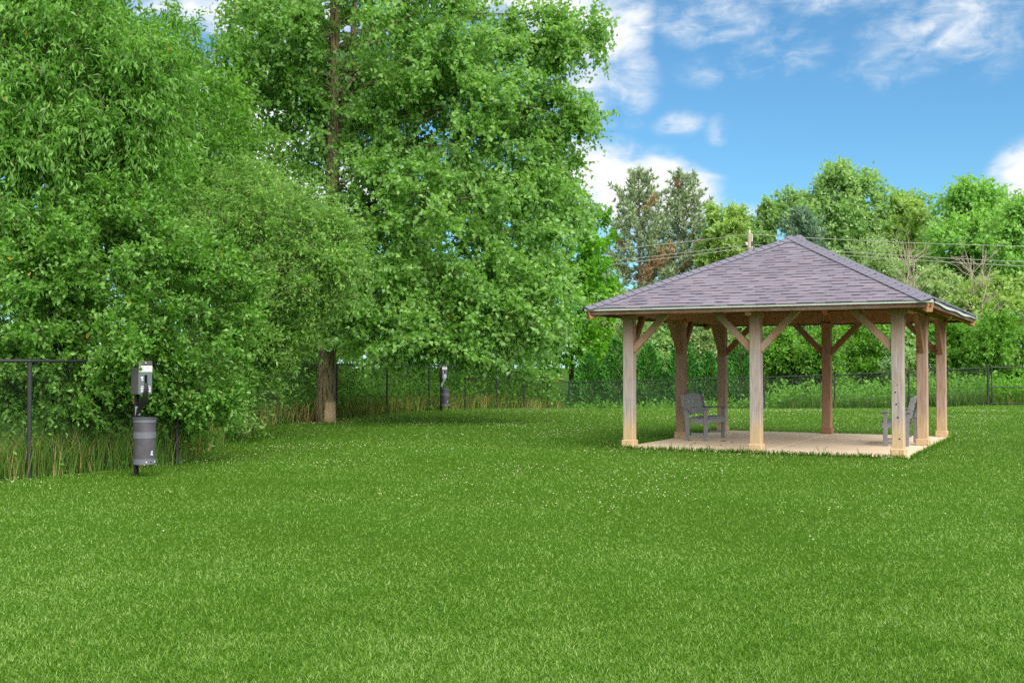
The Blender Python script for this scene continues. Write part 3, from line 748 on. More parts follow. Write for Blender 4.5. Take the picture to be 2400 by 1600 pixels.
def station(x, y, rz, label, far=False):
    root = empty('pet_waste_station', (x, y, float(gz(x, y))), rz)
    tag(root, label, 'waste station', 'pet waste stations along the fence')
    # channel post
    mb = MB(); mb.box((0, 0.0, 0.72), (0.058, 0.012, 1.50)); mb.box((-0.026, -0.017, 0.72), (0.008, 0.022, 1.50)); mb.box((0.026, -0.017, 0.72), (0.008, 0.022, 1.50))
    mb.build('post', M['black_paint'], root)
    # dispenser
    bxw, bxd, bz0, bz1 = 0.21, 0.165, 1.085, 1.44
    y0 = -0.032
    box = MB().box((0.0, y0 - bxd / 2, (bz0 + bz1) / 2), (bxw, bxd, bz1 - bz0), None, 0.006).build('dispenser_box', M['box_side'], root)
    fy = y0 - bxd
    MB().box((0.0, fy - 0.004, (bz0 + 1.53) / 2), (bxw - 0.004, 0.006, 1.53 - bz0 - 0.004), None, 0.002).build('front_plate', M['box_face'], box)
    MB().box((0.0, fy - 0.0085, 1.497), (bxw - 0.008, 0.003, 0.066)).build('header', M['box_side'], box)
    MB().lathe([(0.0085, 0), (0.007, 0.006), (0.0, 0.007)], 10).build('screw', M['white'], box, (0.0, fy - 0.010, 1.505), (PI / 2, 0, 0))
    MB().box((0.0, fy - 0.0085, 1.425), (bxw - 0.010, 0.003, 0.078)).build('label_plate', M['white'], box)
    rt = (PI / 2, 0, 0)
    text('PLEASE CLEAN UP', 0.030, M['ink'], box, (0.0, fy - 0.0105, 1.440), rt, wscale=0.66)
    text('after your dog', 0.030, M['ink_grey'], box, (0.0, fy - 0.0105, 1.408), rt, wscale=0.86)
    MB().box((0.005, fy - 0.0085, 1.285), (0.042, 0.004, 0.118), None, 0.0015).build('slot', M['slot'], box)
    MB().box((-0.053, fy - 0.0085, 1.308), (0.030, 0.003, 0.024)).build('arrow_mark', M['white'], box)
    MB().prism([(-0.012, 0), (0.012, 0), (0.012, 0.016), (-0.004, 0.016)], 0, 0.003, Matrix.Translation((-0.049, fy - 0.007, 1.270)) @ Matrix.Rotation(PI / 2, 4, 'X')).build('arrow_mark', M['white'], box)
    for cx in (-0.045, 0.053):
        ring = MB(); n = 20
        vs_, fs_ = [], []
        for r, yy in ((0.021, 0), (0.026, 0), (0.026, -0.003), (0.021, -0.003)):
            for q in range(n):
                an = 2 * PI * q / n; vs_.append((cx + r * math.cos(an), fy - 0.0075 + yy, 1.165 + 1.35 * r * math.sin(an)))
        for c in range(4):
            c2 = (c + 1) % 4
            for q in range(n): fs_.append((c * n + q, c * n + (q + 1) % n, c2 * n + (q + 1) % n, c2 * n + q))
        ring.add(vs_, fs_)
        ring.box((cx, fy - 0.009, 1.172), (0.022, 0.003, 0.010)); ring.box((cx - 0.008, fy - 0.009, 1.158), (0.006, 0.003, 0.022)); ring.box((cx + 0.008, fy - 0.009, 1.158), (0.006, 0.003, 0.022))
        ring.build('pictogram', M['white'], box)
    MB().box((0.003, fy - 0.0085, 1.124), (0.150, 0.003, 0.009)).build('small_print', M['white'], box)
    MB().beam((-0.025, fy - 0.0088, 1.145), (-0.009, fy - 0.0088, 1.190), 0.003, 0.006, up=(0, 1, 0)).build('red_mark', M['red_ink'], box)
    # bag pulled out of the slot
    ns = 18; vs_, fs_ = [], []
    for i in range(ns + 1):
        t = i / ns
        cx = 0.005 - 0.02 * t; zc = 1.235 - 0.42 * t; yc = fy - 0.014 - 0.030 * math.sin(PI * min(1, t * 1.3)) + 0.15 * t ** 1.6
        wd = 0.022 + 0.022 * math.sin(PI * t) ** 0.7 + 0.012 * t
        for s in (-1, 0, 1):
            vs_.append((cx + s * wd, yc + (0.012 if s == 0 else -0.004 * s) * math.sin(3 + 7 * t), zc + 0.01 * s * t))
    nv = len(vs_); vs_ += [(a, b + 0.002, c) for a, b, c in vs_]
    for i in range(ns):
        for s in (0, 1):
            q = (i * 3 + s, i * 3 + s + 1, i * 3 + s + 4, i * 3 + s + 3); fs_.append(q); fs_.append(tuple(v + nv for v in q[::-1]))
    MB().add(vs_, fs_).build('hanging_bag', M['bag_pale'] if far else M['bag'], root, smooth_shade=True)
    # sticker on post
    st = MB().box((0.004, -0.031, 0.865), (0.075, 0.004, 0.115)).build('sticker', M['bag_pale'], root)
    MB().box((-0.006, -0.034, 0.880), (0.030, 0.003, 0.040)).build('sticker_print', M['sticker_blue'], st)
    MB().box((0.006, -0.034, 0.832), (0.050, 0.003, 0.010)).build('sticker_print', M['white'], st)
    # litter can: open drum with rolled rim, two bands and a bolted foot band
    cr, cz0, cz1 = 0.144, 0.165, 0.770
    cc = (0.0, -0.050 - cr, 0)
    can = MB().lathe([(0.0, cz0 + 0.012), (cr - 0.008, cz0 + 0.012), (cr, cz0), (cr, cz1), (cr - 0.006, cz1), (cr - 0.006, cz0 + 0.03), (0.0, cz0 + 0.03)], 32, cc).build('litter_can', M['can'], root, smooth_shade=False)
    MB().lathe([(cr + 0.001, cz1 - 0.012), (cr + 0.012, cz1 - 0.010), (cr + 0.013, cz1 + 0.006), (cr - 0.004, cz1 + 0.008), (cr - 0.004, cz1 - 0.008)], 32, cc).build('rim', M['can'], can)
    for z0, z1 in ((0.505, 0.590), (0.715, 0.762), (cz0 - 0.003, cz0 + 0.068)):
        MB().lathe([(cr + 0.0005, z0), (cr + 0.004, z0 + 0.001), (cr + 0.004, z1 - 0.001), (cr + 0.0005, z1)], 32, cc).build('band', M['can_band'], can)
    for an in (-115, -92, -66):
        ax = math.radians(an)
        MB().lathe([(0.009, 0), (0.007, 0.006), (0, 0.007)], 8).build('bolt', M['white'] if an != -92 else M['slot'], can, (cc[0] + (cr + 0.003) * math.cos(ax), cc[1] + (cr + 0.003) * math.sin(ax), 0.195), (PI / 2, 0, ax + PI / 2))
    MB().prism([(-0.02, 0), (0.02, -0.005), (0.012, 0.025), (0.018, 0.055), (-0.002, 0.062), (-0.014, 0.03)], 0, 0.004, Matrix.Translation((cc[0] + 0.01, cc[1] - cr - 0.0005, 0.285)) @ Matrix.Rotation(PI / 2, 4, 'X')).build('torn_label', M['bag_pale'], can)
    MB().box((0.0, -0.035, 0.62), (0.02, 0.06, 0.03)).build('bracket', M['black_paint'], can)
    MB().box((0.0, -0.035, 0.25), (0.02, 0.06, 0.03)).build('bracket', M['black_paint'], can)
    return root
p1 = at(318, 1113, 14.9)
station(p1[0], 14.9, 0.92, 'near pet waste station with dark can and grey bag dispenser in front of leafy shrub')
station(-2.40, 37.4, 0.75, 'far pet waste station with dark can standing beside the fence beyond the tree trunk', far=True)

# ------------------------------------------------------------------ utility pole and cables
PY = 76.0
ptop = at(1757, 546, PY)
up = empty('utility_pole', (ptop[0], PY, float(gz(ptop[0], PY))))
hz_ = ptop[2] - up.location.z
MB().tube([(0, 0, -0.5), (0, 0, hz_)], [0.19, 0.145], 12).build('pole_shaft', M['pole_wood'], up, smooth_shade=True)
MB().lathe([(0.05, hz_), (0.06, hz_ + 0.1), (0.03, hz_ + 0.2), (0, hz_ + 0.22)], 10).build('insulator', M['porcelain'], up)
MB().lathe([(0.05, 0), (0.07, 0.08), (0.03, 0.2), (0, 0.22)], 10).build('insulator', M['porcelain'], up, (-0.22, -0.1, hz_ - 0.85))
MB().box((0.16, -0.12, hz_ - 0.75), (0.16, 0.1, 0.3), None, 0.02).build('bracket', M['black_paint'], up)
MB().tube([(0.15, -0.1, hz_ - 2.5), (0.15, -0.1, hz_ - 0.05)], 0.03, 6).build('conduit', M['porcelain'], up)
tag(up, 'weathered grey utility pole rising behind the pavilion roof', 'pole')
def cable(name, left, mid, right, label, r=0.022):
    a, b, c = at(*left), at(*mid), at(*right); pts = []
    for (p, q, sg) in ((a, b, 0.12), (b, c, 0.16)):
        for t in np.linspace(0, 1, 12)[(1 if len(pts) else 0):]:
            w = p * (1 - t) + q * t; w = w - np.array([0, 0, sg * 4 * t * (1 - t)]); pts.append(w)
    o = MB().tube(pts, r, 6).build(name, M['cable'])
    tag(o, label, 'cable', 'overhead cables on the utility pole')
cable('power_cable', (1200, 604, 84), (1757, 549, 76), (2600, 581, 70), 'topmost overhead cable, attached at the tip of the utility pole')
cable('power_cable', (1200, 632, 84), (1757, 573, 76.1), (2600, 621, 70), 'upper of the two close overhead cables below the pole tip')
cable('power_cable', (1200, 642, 83), (1757, 580, 75.8), (2600, 632, 69), 'lower of the two close overhead cables below the pole tip')
cable('power_cable', (1200, 718, 84), (1757, 664, 76), (2600, 686, 70), 'lowest overhead cable, passing low behind the pavilion roof', 0.026)

# ------------------------------------------------------------------ foliage generator
def unit(v): return v / np.maximum(np.linalg.norm(v, axis=-1, keepdims=True), 1e-9)

def leaf_mesh(name, P, A, N, L, W, shape, rnd, curl=0.0):
    """P base points, A axis, N normal; L,W arrays"""
    A = unit(A); N = unit(N - A * np.sum(A * N, 1, keepdims=True)); S = np.cross(A, N)
    L = L[:, None]; W = W[:, None] * 0.5
    m = len(P); i = np.arange(m)
    if shape in ('diamond', 'kite'):
        w = 0.42 if shape == 'diamond' else 0.27
        V = np.stack([P, P + A * L * w + S * W + N * W * 0.35, P + A * L - N * L * curl, P + A * L * w - S * W + N * W * 0.35], 1).reshape(-1, 3)
        polys = [np.stack([4 * i, 4 * i + 1, 4 * i + 2], 1), np.stack([4 * i, 4 * i + 2, 4 * i + 3], 1)]
        att = np.concatenate([rnd, rnd])
    else:
        (w1, s1), (w2, s2) = {'ovate': ((0.25, 0.85), (0.62, 0.85)), 'deltoid': ((0.12, 0.95), (0.5, 0.72)), 'lance': ((0.28, 0.95), (0.65, 0.75)), 'round': ((0.2, 0.8), (0.65, 0.95))}[shape]
        up_ = N * W * 0.35
        V = np.stack([P, P + A * L * w1 + S * W * s1 + up_ - N * L * curl * w1 ** 2, P + A * L * w2 + S * W * s2 + up_ - N * L * curl * w2 ** 2, P + A * L - N * L * curl,
                      P + A * L * w2 - S * W * s2 + up_ - N * L * curl * w2 ** 2, P + A * L * w1 - S * W * s1 + up_ - N * L * curl * w1 ** 2], 1).reshape(-1, 3)
        polys = [np.stack([6 * i, 6 * i + 1, 6 * i + 2, 6 * i + 3], 1), np.stack([6 * i, 6 * i + 3, 6 * i + 4, 6 * i + 5], 1)]
        att = np.concatenate([rnd, rnd])
    return np_mesh(name, V, polys, [('rnd', 'FACE', att)])

def sample_lobes(rng, lobes, n, shell=0.45):
    """lobes: (centre xyz, radii xyz, weight)"""
    w = np.array([l[2] * (l[1][0] * l[1][1] * l[1][2]) ** 0.67 for l in lobes]); w /= w.sum()
    k = rng.choice(len(lobes), n, p=w)
    C = np.array([l[0] for l in lobes])[k]; Rr = np.array([l[1] for l in lobes])[k]
    d = unit(rng.normal(size=(n, 3))); r = shell + (1 - shell) * rng.random(n) ** 0.6
    return C + d * Rr * r[:, None], unit(d / Rr)

def grow(rng, clumps, out, ntw, tlen, nl, up=0.1, spread=0.7, fill=0.0):
    """twigs out of clump centres and leaf anchors along twigs"""
    m = len(clumps)
    c = np.repeat(clumps, ntw, 0); o = np.repeat(out, ntw, 0)
    d = unit(o * 0.75 + rng.normal(size=(m * ntw, 3)) * spread + np.array([0, 0, up]))
    tl = tlen * (0.45 + 0.75 * rng.random(m * ntw))
    st = c - d * (tl * 0.25)[:, None] + rng.normal(size=(m * ntw, 3)) * tlen * 0.12
    t = (np.arange(nl)[None] + rng.random((m * ntw, nl))) / nl
    sag = rng.random(m * ntw) * 0.25
    P = st[:, None] + d[:, None] * (tl[:, None] * t)[:, :, None]
    P[:, :, 2] -= (sag * tl)[:, None] * t ** 2
    return st, d, tl, P.reshape(-1, 3), np.repeat(d, nl, 0), np.repeat(o, nl, 0)

def leaves_from(rng, P, D, O, L, W, droop, upn, jitter=0.9, outn=0.35):
    n = len(P)
    A = unit(D * 0.55 + rng.normal(size=(n, 3)) * jitter * 0.6 + np.array([0, 0, -droop]))
    N = rng.normal(size=(n, 3)) * 0.55 + np.array([0, 0, upn]) + O * outn
    Ls = L * (0.6 + 0.65 * rng.random(n)); Ws = W / L * Ls * (0.8 + 0.4 * rng.random(n))
    return A, N, Ls, Ws

def limb(mb, rng, a, b, r0, r1, sag=0.1, n=5, sides=5, wob=0.04):
    a, b = np.array(a, float), np.array(b, float); L = np.linalg.norm(b - a); pts = []
    for i, t in enumerate(np.linspace(0, 1, n)):
        p = a * (1 - t) + b * t; p = p + np.array([0, 0, sag * L * 4 * t * (1 - t) * 0.5])
        if 0 < i < n - 1: p = p + rng.normal(size=3) * wob * L * 0.5
        pts.append(p)
    mb.tube(pts, [r0 * (1 - t) + r1 * t for t in np.linspace(0, 1, n)], sides, cap=False)
    return pts

def make_tree(seed, name, label, cat, trunk, r0, r1, lobes, ncl, ntw, tlen, nl, L, W, shape, leaf, bark,
              droop=0.25, upn=0.6, up=0.1, spread=0.7, shell=0.45, keep=None, group=None, curl=0.0, twigs=0, limbs=60, leafkeep=None, limb_r=0.05, extra=None, outn=0.35, sides=10, flare=0.0, limb_min=0.0):
    rng = np.random.default_rng(seed)
    base = np.array(trunk[0], float)
    root = empty(name, tuple(base)); tag(root, label, cat, group)
    lob = [(np.array(c, float) - base, np.array(r, float), w) for c, r, w in lobes]
    tr = [np.array(p, float) - base for p in trunk]
    mb = MB()
    m = len(tr); rad = [r0 + (r1 - r0) * i / (m - 1) for i in range(m)]
    if flare:
        z1 = tr[0] + (tr[1] - tr[0]) * 0.10; z2 = tr[0] + (tr[1] - tr[0]) * 0.35
        mb.tube([tr[0] - np.array([0, 0, 0.15]), z1, z2] + tr[1:], [r0 * (1 + flare), r0 * (1 + flare * 0.45), r0 * 1.02] + rad[1:], sides)
    else:
        mb.tube([tr[0] - np.array([0, 0, 0.15])] + tr[1:], rad, sides)
    for e in (extra or []):
        pts, ra, rb = e; pts = [np.array(p) - base for p in pts]
        mb.tube(pts, [ra + (rb - ra) * i / (len(pts) - 1) for i in range(len(pts))], max(6, sides - 2))
    C, O = sample_lobes(rng, lob, ncl, shell)
    if keep is not None:
        k = keep(C + base); C, O = C[k], O[k]
    tz = np.array([p[2] for p in tr]); tp = np.array(tr)
    ordk = rng.permutation(len(C))[:limbs]
    for k in ordk:
        c = C[k]; hz = max(limb_min, tz[0] + 0.2 * (tz[-1] - tz[0]) * rng.random(), min(c[2] - 0.35 * np.linalg.norm(c[:2]) * rng.random(), tz[-1] * 0.97))
        a = np.array([np.interp(hz, tz, tp[:, q]) for q in range(3)])
        rr = limb_r * (0.4 + 0.6 * rng.random()) * (1 - 0.6 * hz / max(tz[-1], 0.1))
        limb(mb, rng, a, c, rr, rr * 0.25, 0.12 + 0.1 * rng.random(), 6, 5)
    st, d, tl, P, D, Oo = grow(rng, C, O, ntw, tlen, nl, up, spread)
    if twigs:
        for k in rng.permutation(len(st))[:twigs]:
            mb.tube([st[k], st[k] + d[k] * tl[k] * 0.5, st[k] + d[k] * tl[k] * 0.95 - np.array([0, 0, 0.1 * tl[k]])], [0.007, 0.005, 0.002], 3, cap=False)
    mb.build('trunk', bark, root, smooth_shade=True)
    if leafkeep is not None:
        k = leafkeep(P + base); P, D, Oo = P[k], D[k], Oo[k]
    A, N, Ls, Ws = leaves_from(rng, P, D, Oo, L, W, droop, upn, outn=outn)
    link('crown', leaf_mesh('crown', P + rng.normal(size=P.shape) * L * 0.2, A, N, Ls, Ws, shape, rng.random(len(P)), curl), leaf, root)
    return root

def lobe(px, py, Y, rxpx, rzpx, ry, w=1.0):
    s = Y / F_PX
    return (at(px, py, Y), (rxpx * s, ry, rzpx * s), w)
def proj(Pw):
    c, s = math.cos(PITCH), math.sin(PITCH)
    d = Pw[:, 1] * c + (Pw[:, 2] - CAM_H) * s; u = -Pw[:, 1] * s + (Pw[:, 2] - CAM_H) * c
    return 1200 + F_PX * Pw[:, 0] / d, 800 - F_PX * u / d
def g3(px, Y, dz=0.0):
    x = (px - 1200) / F_PX * Y; return (x, Y, float(gz(x, Y)) + dz)

# ---- the big cottonwood inside the fence
CY = 29.8
tb = g3(762, CY)
def cw_keep(Pw):
    px, py = proj(Pw)
    hide = (Pw[:, 1] < CY + 0.3) & (np.abs(px - 780) < 40) & (py > 20) & (py < 330)
    low = (py > 812) & (px < 860)
    gap = (px < 700) & (py > 60) & (py < 470) & (np.random.default_rng(1).random(len(px)) < 0.2)
    front = (Pw[:, 1] < CY) & (np.abs(px - 795) < 45) & (py > 0) & (py < 300)
    front &= np.random.default_rng(4).random(len(px)) < 0.55
    return ~(low | gap | front)
def cw_leaf(Pw):
    px, py = proj(Pw)
    hide = (Pw[:, 1] < CY) & (np.abs(px - np.where(py < 230, 800, 784)) < np.where(py < 230, 46, 26)) & (py > -20) & (py < 510) & (np.random.default_rng(2).random(len(px)) < np.where(py < 330, 0.72, 0.5))
    trunk_low = (Pw[:, 1] < CY + .5) & (np.abs(px - 762) < 70) & (py > 815)
    skirt = (py > 868 + 14 * np.random.default_rng(3).random(len(px))) | ((np.abs(px - 1040) < 40) & (py > 846))
    return ~(hide | trunk_low | skirt)
make_tree(11, 'cottonwood_tree', 'tall broad-leaved tree with rough brown trunk standing inside the fence', 'tree',
          [tb, at(768, 830, CY), at(778, 500, CY), at(783, 200, CY), at(786, -60, CY), at(800, -420, CY)], 0.255, 0.085,
          [lobe(800, -330, CY, 300, 240, 3.4, .5), lobe(880, 60, CY, 360, 260, 3.8, 1.0), lobe(1040, 300, CY, 300, 230, 3.6, 1.1), lobe(1010, 560, CY - 0.5, 300, 200, 3.2, 1.2),
           lobe(1255, 95, CY, 130, 60, 1.1, 1.7), lobe(1350, 85, CY, 75, 42, 0.7, 1.6), lobe(1395, 75, CY, 32, 30, 0.4, 1.6), lobe(1370, 275, CY, 30, 24, 0.4, 1.5), lobe(990, 230, CY + 1.6, 190, 170, 1.2, 0.8), lobe(1260, 270, CY, 120, 62, 1.0, 1.4), lobe(1340, 280, CY, 45, 35, 0.5, 1.2),
           lobe(1290, 440, CY, 105, 90, 1.2, 1.3), lobe(640, 260, CY, 130, 260, 2.4, 0.9), lobe(1150, 740, CY - 1, 180, 100, 2.2, 1.1),
           lobe(960, 780, CY - 1.8, 190, 90, 1.8, 1.15), lobe(1060, 815, CY - 2.0, 110, 60, 1.0, 1.2), lobe(1180, 700, CY - 1, 170, 130, 1.6, 1.0), lobe(700, 120, CY + .5, 170, 190, 2.0, 0.8), lobe(900, 640, CY - 1.5, 120, 130, 1.5, 0.9), lobe(800, 770, CY - 1.2, 110, 50, 0.9, 1.0)],
          1240, 12, 0.95, 15, 0.120, 0.106, 'kite', L_['cottonwood'], B_['cottonwood'], droop=0.45, upn=0.25, outn=0.5, up=-0.05, shell=0.35,
          keep=cw_keep, leafkeep=cw_leaf, twigs=900, limbs=80, limb_r=0.06, sides=18, flare=0.22, limb_min=3.2,
          extra=[([at(785, 330, CY), at(818, 240, CY + .2), at(828, 60, CY + .2), at(838, -200, CY + .2)], 0.10, 0.05),
                 ([at(778, 420, CY), at(740, 200, CY + .3), at(728, -100, CY + .3)], 0.09, 0.05),
                 ([at(780, 250, CY), at(850, 160, CY - .3), at(878, 40, CY - .3)], 0.07, 0.04)])

# ---- left-hand growth
make_tree(21, 'leafy_shrub', 'dense round-leaved green shrub spilling over the fence behind the near waste station', 'shrub',
          [(-6.3, 17.9, 0.0), (-6.2, 17.9, 1.2), (-6.0, 17.8, 2.6)], 0.09, 0.03,
          [lobe(40, 690, 15.7, 190, 165, 1.2, 1.1), lobe(260, 640, 16.1, 220, 200, 1.2, 1.1), lobe(460, 740, 16.8, 140, 190, 1.1, 1.1), lobe(170, 870, 15.9, 260, 100, .6, 1.1),
           lobe(440, 900, 16.7, 130, 100, .6, 1.1), lobe(230, 800, 14.9, 110, 45, .35, 0.8), lobe(190, 480, 16.9, 230, 130, 1.2, 1.0), lobe(300, 960, 16.5, 230, 50, .4, .8), lobe(80, 800, 14.9, 100, 40, .3, .7), lobe(180, 950, 16.0, 200, 55, .45, .9), lobe(100, 905, 15.25, 150, 75, .35, 1.0), lobe(235, 925, 15.7, 90, 75, .35, 1.0), lobe(470, 960, 17.0, 110, 55, .5, .9)],
          820, 9, 0.42, 14, 0.072, 0.048, 'diamond', L_['round'], B_['dark'], droop=0.1, upn=0.55, outn=0.5, up=0.15, shell=0.55, twigs=700, limbs=70, limb_r=0.025, curl=0.12,
          leafkeep=lambda Pw: ~((proj(Pw)[0] > 306) & (proj(Pw)[0] < 382) & (proj(Pw)[1] > np.where(proj(Pw)[0] < 335, 866, 834)) & (Pw[:, 1] < 15.1)) & ~((np.abs(proj(Pw)[0] - 416) < 22) & (proj(Pw)[1] > 975) & (Pw[:, 1] < 16.8)))
make_tree(22, 'silvery_shrub', 'pale silvery-leaved shrub arching out between the near fence and tree trunk', 'shrub',
          [(-5.9, 22.9, 0.0), (-5.6, 22.9, 1.5), (-4.9, 22.7, 3.2)], 0.10, 0.03,
          [lobe(640, 590, 22.6, 200, 150, 1.4, 1.1), lobe(560, 760, 22.3, 130, 170, 1.2, 1.1), lobe(730, 640, 22.5, 110, 120, 1.0, 1.0), lobe(520, 900, 22.0, 85, 110, .8, 1.0),
           lobe(560, 480, 23.0, 130, 100, 1.2, 0.9), lobe(760, 540, 22.6, 75, 60, .7, 0.8), lobe(570, 960, 21.4, 42, 55, .35, 0.6), lobe(670, 770, 22.7, 90, 80, .8, .7), lobe(470, 620, 21.5, 120, 120, 1.0, .9), lobe(800, 600, 22.6, 60, 50, .6, .8), lobe(620, 860, 22.4, 70, 60, .6, .8)],
          620, 10, 0.62, 12, 0.090, 0.042, 'diamond', L_['olive'], B_['grey'], droop=0.1, upn=0.45, up=0.15, outn=0.45, shell=0.4, twigs=700, limbs=80, limb_r=0.03, curl=0.1)
make_tree(23, 'cherry_tree', 'overhanging tree with long drooping pointed leaves in the upper left corner', 'tree',
          [(-9.6, 18.2, 0.0), (-9.4, 18.1, 3.0), (-8.6, 17.6, 6.5), (-8.2, 17.4, 8.5)], 0.16, 0.05,
          [lobe(80, 60, 16.6, 220, 90, 1.0, 1.0), lobe(290, 160, 16.8, 140, 80, .9, 1.0), lobe(60, 230, 16.2, 190, 70, .9, 1.0), lobe(230, 330, 16.5, 170, 60, .8, 1.0), lobe(60, 350, 15.9, 120, 50, .6, 1.0),
           lobe(40, 510, 15.6, 70, 34, .35, 0.9), lobe(330, 260, 17.0, 110, 70, .8, .9), lobe(60, -120, 16.8, 260, 130, 1.3, .8)],
          520, 8, 0.75, 15, 0.112, 0.038, 'diamond', L_['cherry'], B_['grey'], droop=0.75, upn=0.35, outn=0.5, up=-0.05, shell=0.3, twigs=500, limbs=60, limb_r=0.03, curl=0.18)
make_tree(24, 'cherry_tree', 'dark leafy tree rising behind the shrubs left of the brown trunk', 'tree',
          [(-8.6, 27.5, 0.0), (-8.6, 27.5, 3.5), (-8.3, 27.5, 8.8)], 0.16, 0.04,
          [lobe(420, 170, 27.5, 140, 130, 1.7, 1.0), lobe(330, 330, 27.2, 190, 170, 1.8, 1.0), lobe(470, 380, 27.2, 120, 170, 1.6, 1.0), lobe(560, 480, 27, 110, 110, 1.2, .9), lobe(500, 600, 27, 220, 150, 1.6, .8), lobe(545, 130, 27.5, 50, 70, .6, .7)],
          420, 9, 0.9, 11, 0.15, 0.055, 'diamond', L_['cherry'], B_['grey'], droop=0.6, upn=0.35, up=0.05, outn=0.45, shell=0.35, twigs=400, limbs=70, limb_r=0.05, curl=0.15)
make_tree(25, 'leafy_tree', 'tall dense green tree filling the far left edge behind the shrubs', 'tree',
          [(-12.2, 24.0, 0.0), (-12.0, 24.0, 4.0), (-11.8, 24.0, 10.0)], 0.2, 0.05,
          [lobe(60, 120, 23.5, 230, 210, 2.0, 1.0), lobe(240, 130, 23.8, 130, 140, 1.6, 1.0), lobe(60, 460, 23, 260, 220, 1.8, 1.0), lobe(330, 500, 23, 190, 180, 1.7, 1.0), lobe(150, 760, 22, 330, 160, 1.4, .9), lobe(100, -160, 23.5, 240, 150, 2, .7), lobe(20, 760, 21.5, 160, 130, 1.2, 1.0), lobe(480, 250, 25, 110, 110, 1.2, .8)],
          430, 9, 0.9, 11, 0.15, 0.07, 'diamond', L_['dark'], B_['dark'], droop=0.35, upn=0.45, up=0.1, shell=0.45, limbs=60, limb_r=0.05)
# growth behind the side fence beyond the trunk
make_tree(26, 'shrub', 'grey-green shrub behind the fence just left of the brown trunk', 'shrub',
          [(-8.2, 32.5, 0.0), (-8.1, 32.5, 1.5), (-8.0, 32.5, 3.0)], 0.08, 0.03,
          [lobe(640, 800, 32.5, 140, 130, 1.4, 1), lobe(560, 830, 31.5, 120, 110, 1.2, 1), lobe(720, 850, 33.5, 110, 90, 1.2, .8)],
          170, 8, 0.6, 9, 0.13, 0.065, 'diamond', L_['olive'], B_['dark'], droop=0.1, upn=0.5, shell=0.45, limbs=20, limb_r=0.02)
make_tree(27, 'shrub', 'dark green shrub behind the fence between the trunk and the far waste station', 'shrub',
          [(-4.2, 38.0, 0.0), (-4.1, 38.0, 1.5), (-4.0, 38.0, 2.6)], 0.08, 0.03,
          [lobe(870, 850, 37.5, 140, 100, 1.4, 1), lobe(990, 840, 40.5, 120, 110, 1.4, 1), lobe(900, 780, 40, 160, 90, 1.5, .8)],
          190, 8, 0.65, 9, 0.14, 0.075, 'diamond', L_['weed'], B_['dark'], droop=0.1, upn=0.5, shell=0.45, limbs=20, limb_r=0.02)
make_tree(28, 'shrub', 'leafy shrub behind the fence to the right of the far waste station', 'shrub',
          [(-0.2, 47.0, -0.4), (-0.1, 47.0, 1.5), (0.0, 47.0, 2.8)], 0.08, 0.03,
          [lobe(1130, 850, 46, 130, 90, 1.5, 1), lobe(1220, 860, 49, 90, 80, 1.4, 1), lobe(1180, 790, 49, 130, 90, 1.5, .8)],
          170, 8, 0.7, 9, 0.16, 0.085, 'diamond', L_['round'], B_['dark'], droop=0.1, upn=0.5, shell=0.45, limbs=20, limb_r=0.02)
make_tree(31, 'leafy_tree', 'mid green tree behind the brown trunk filling the gap under the crown', 'tree',
          [(-10.5, 43.0, -0.2), (-10.4, 43.0, 3.0), (-10.2, 43.0, 6.5)], 0.12, 0.04,
          [lobe(560, 700, 42, 170, 130, 2.2, 1), lobe(700, 780, 43, 170, 90, 2.0, 1), lobe(830, 790, 43, 130, 80, 1.8, 1), lobe(620, 830, 42, 190, 70, 1.8, 1), lobe(760, 650, 43.5, 150, 120, 1.8, .8)],
          300, 8, 0.9, 9, 0.20, 0.12, 'diamond', L_['dark'], B_['dark'], droop=0.2, upn=0.45, shell=0.35, limbs=30, limb_r=0.04)
make_tree(29, 'leafy_tree', 'shaded dark tree close behind the big tree crown, over the fence', 'tree',
          [(-1.6, 42.5, -0.2), (-1.5, 42.5, 3.0), (-1.2, 42.5, 7.5)], 0.15, 0.05,
          [lobe(1130, 600, 42.5, 170, 190, 2.2, 1), lobe(1220, 720, 42.8, 110, 130, 1.6, 1), lobe(1050, 760, 42.5, 160, 110, 1.8, .9), lobe(900, 700, 42, 180, 130, 2.0, .8), lobe(1180, 450, 43, 130, 120, 1.8, .9)],
          330, 8, 0.95, 10, 0.17, 0.12, 'diamond', L_['dark'], B_['dark'], droop=0.3, upn=0.4, shell=0.45, limbs=40, limb_r=0.05)
make_tree(30, 'maple_tree', 'vivid bright green tree standing by the fence corner left of the pavilion', 'tree',
          [(3.1, 57.0, -0.9), (3.0, 57.0, 3.0), (2.8, 57.0, 8.0)], 0.16, 0.05,
          [lobe(1330, 580, 57, 95, 110, 2.2, 1), lobe(1290, 700, 56.5, 100, 100, 2.0, 1), lobe(1370, 700, 57, 70, 120, 1.8, .9), lobe(1300, 810, 56, 130, 85, 1.8, 1), lobe(1400, 560, 57.5, 42, 70, 1.0, .9), lobe(1345, 480, 57.5, 45, 55, 1.0, .8), lobe(1380, 830, 57, 60, 60, 1.2, .7)],
          330, 9, 0.85, 9, 0.20, 0.15, 'diamond', L_['bright'], B_['dark'], droop=0.15, upn=0.5, shell=0.4, limbs=60, limb_r=0.05)

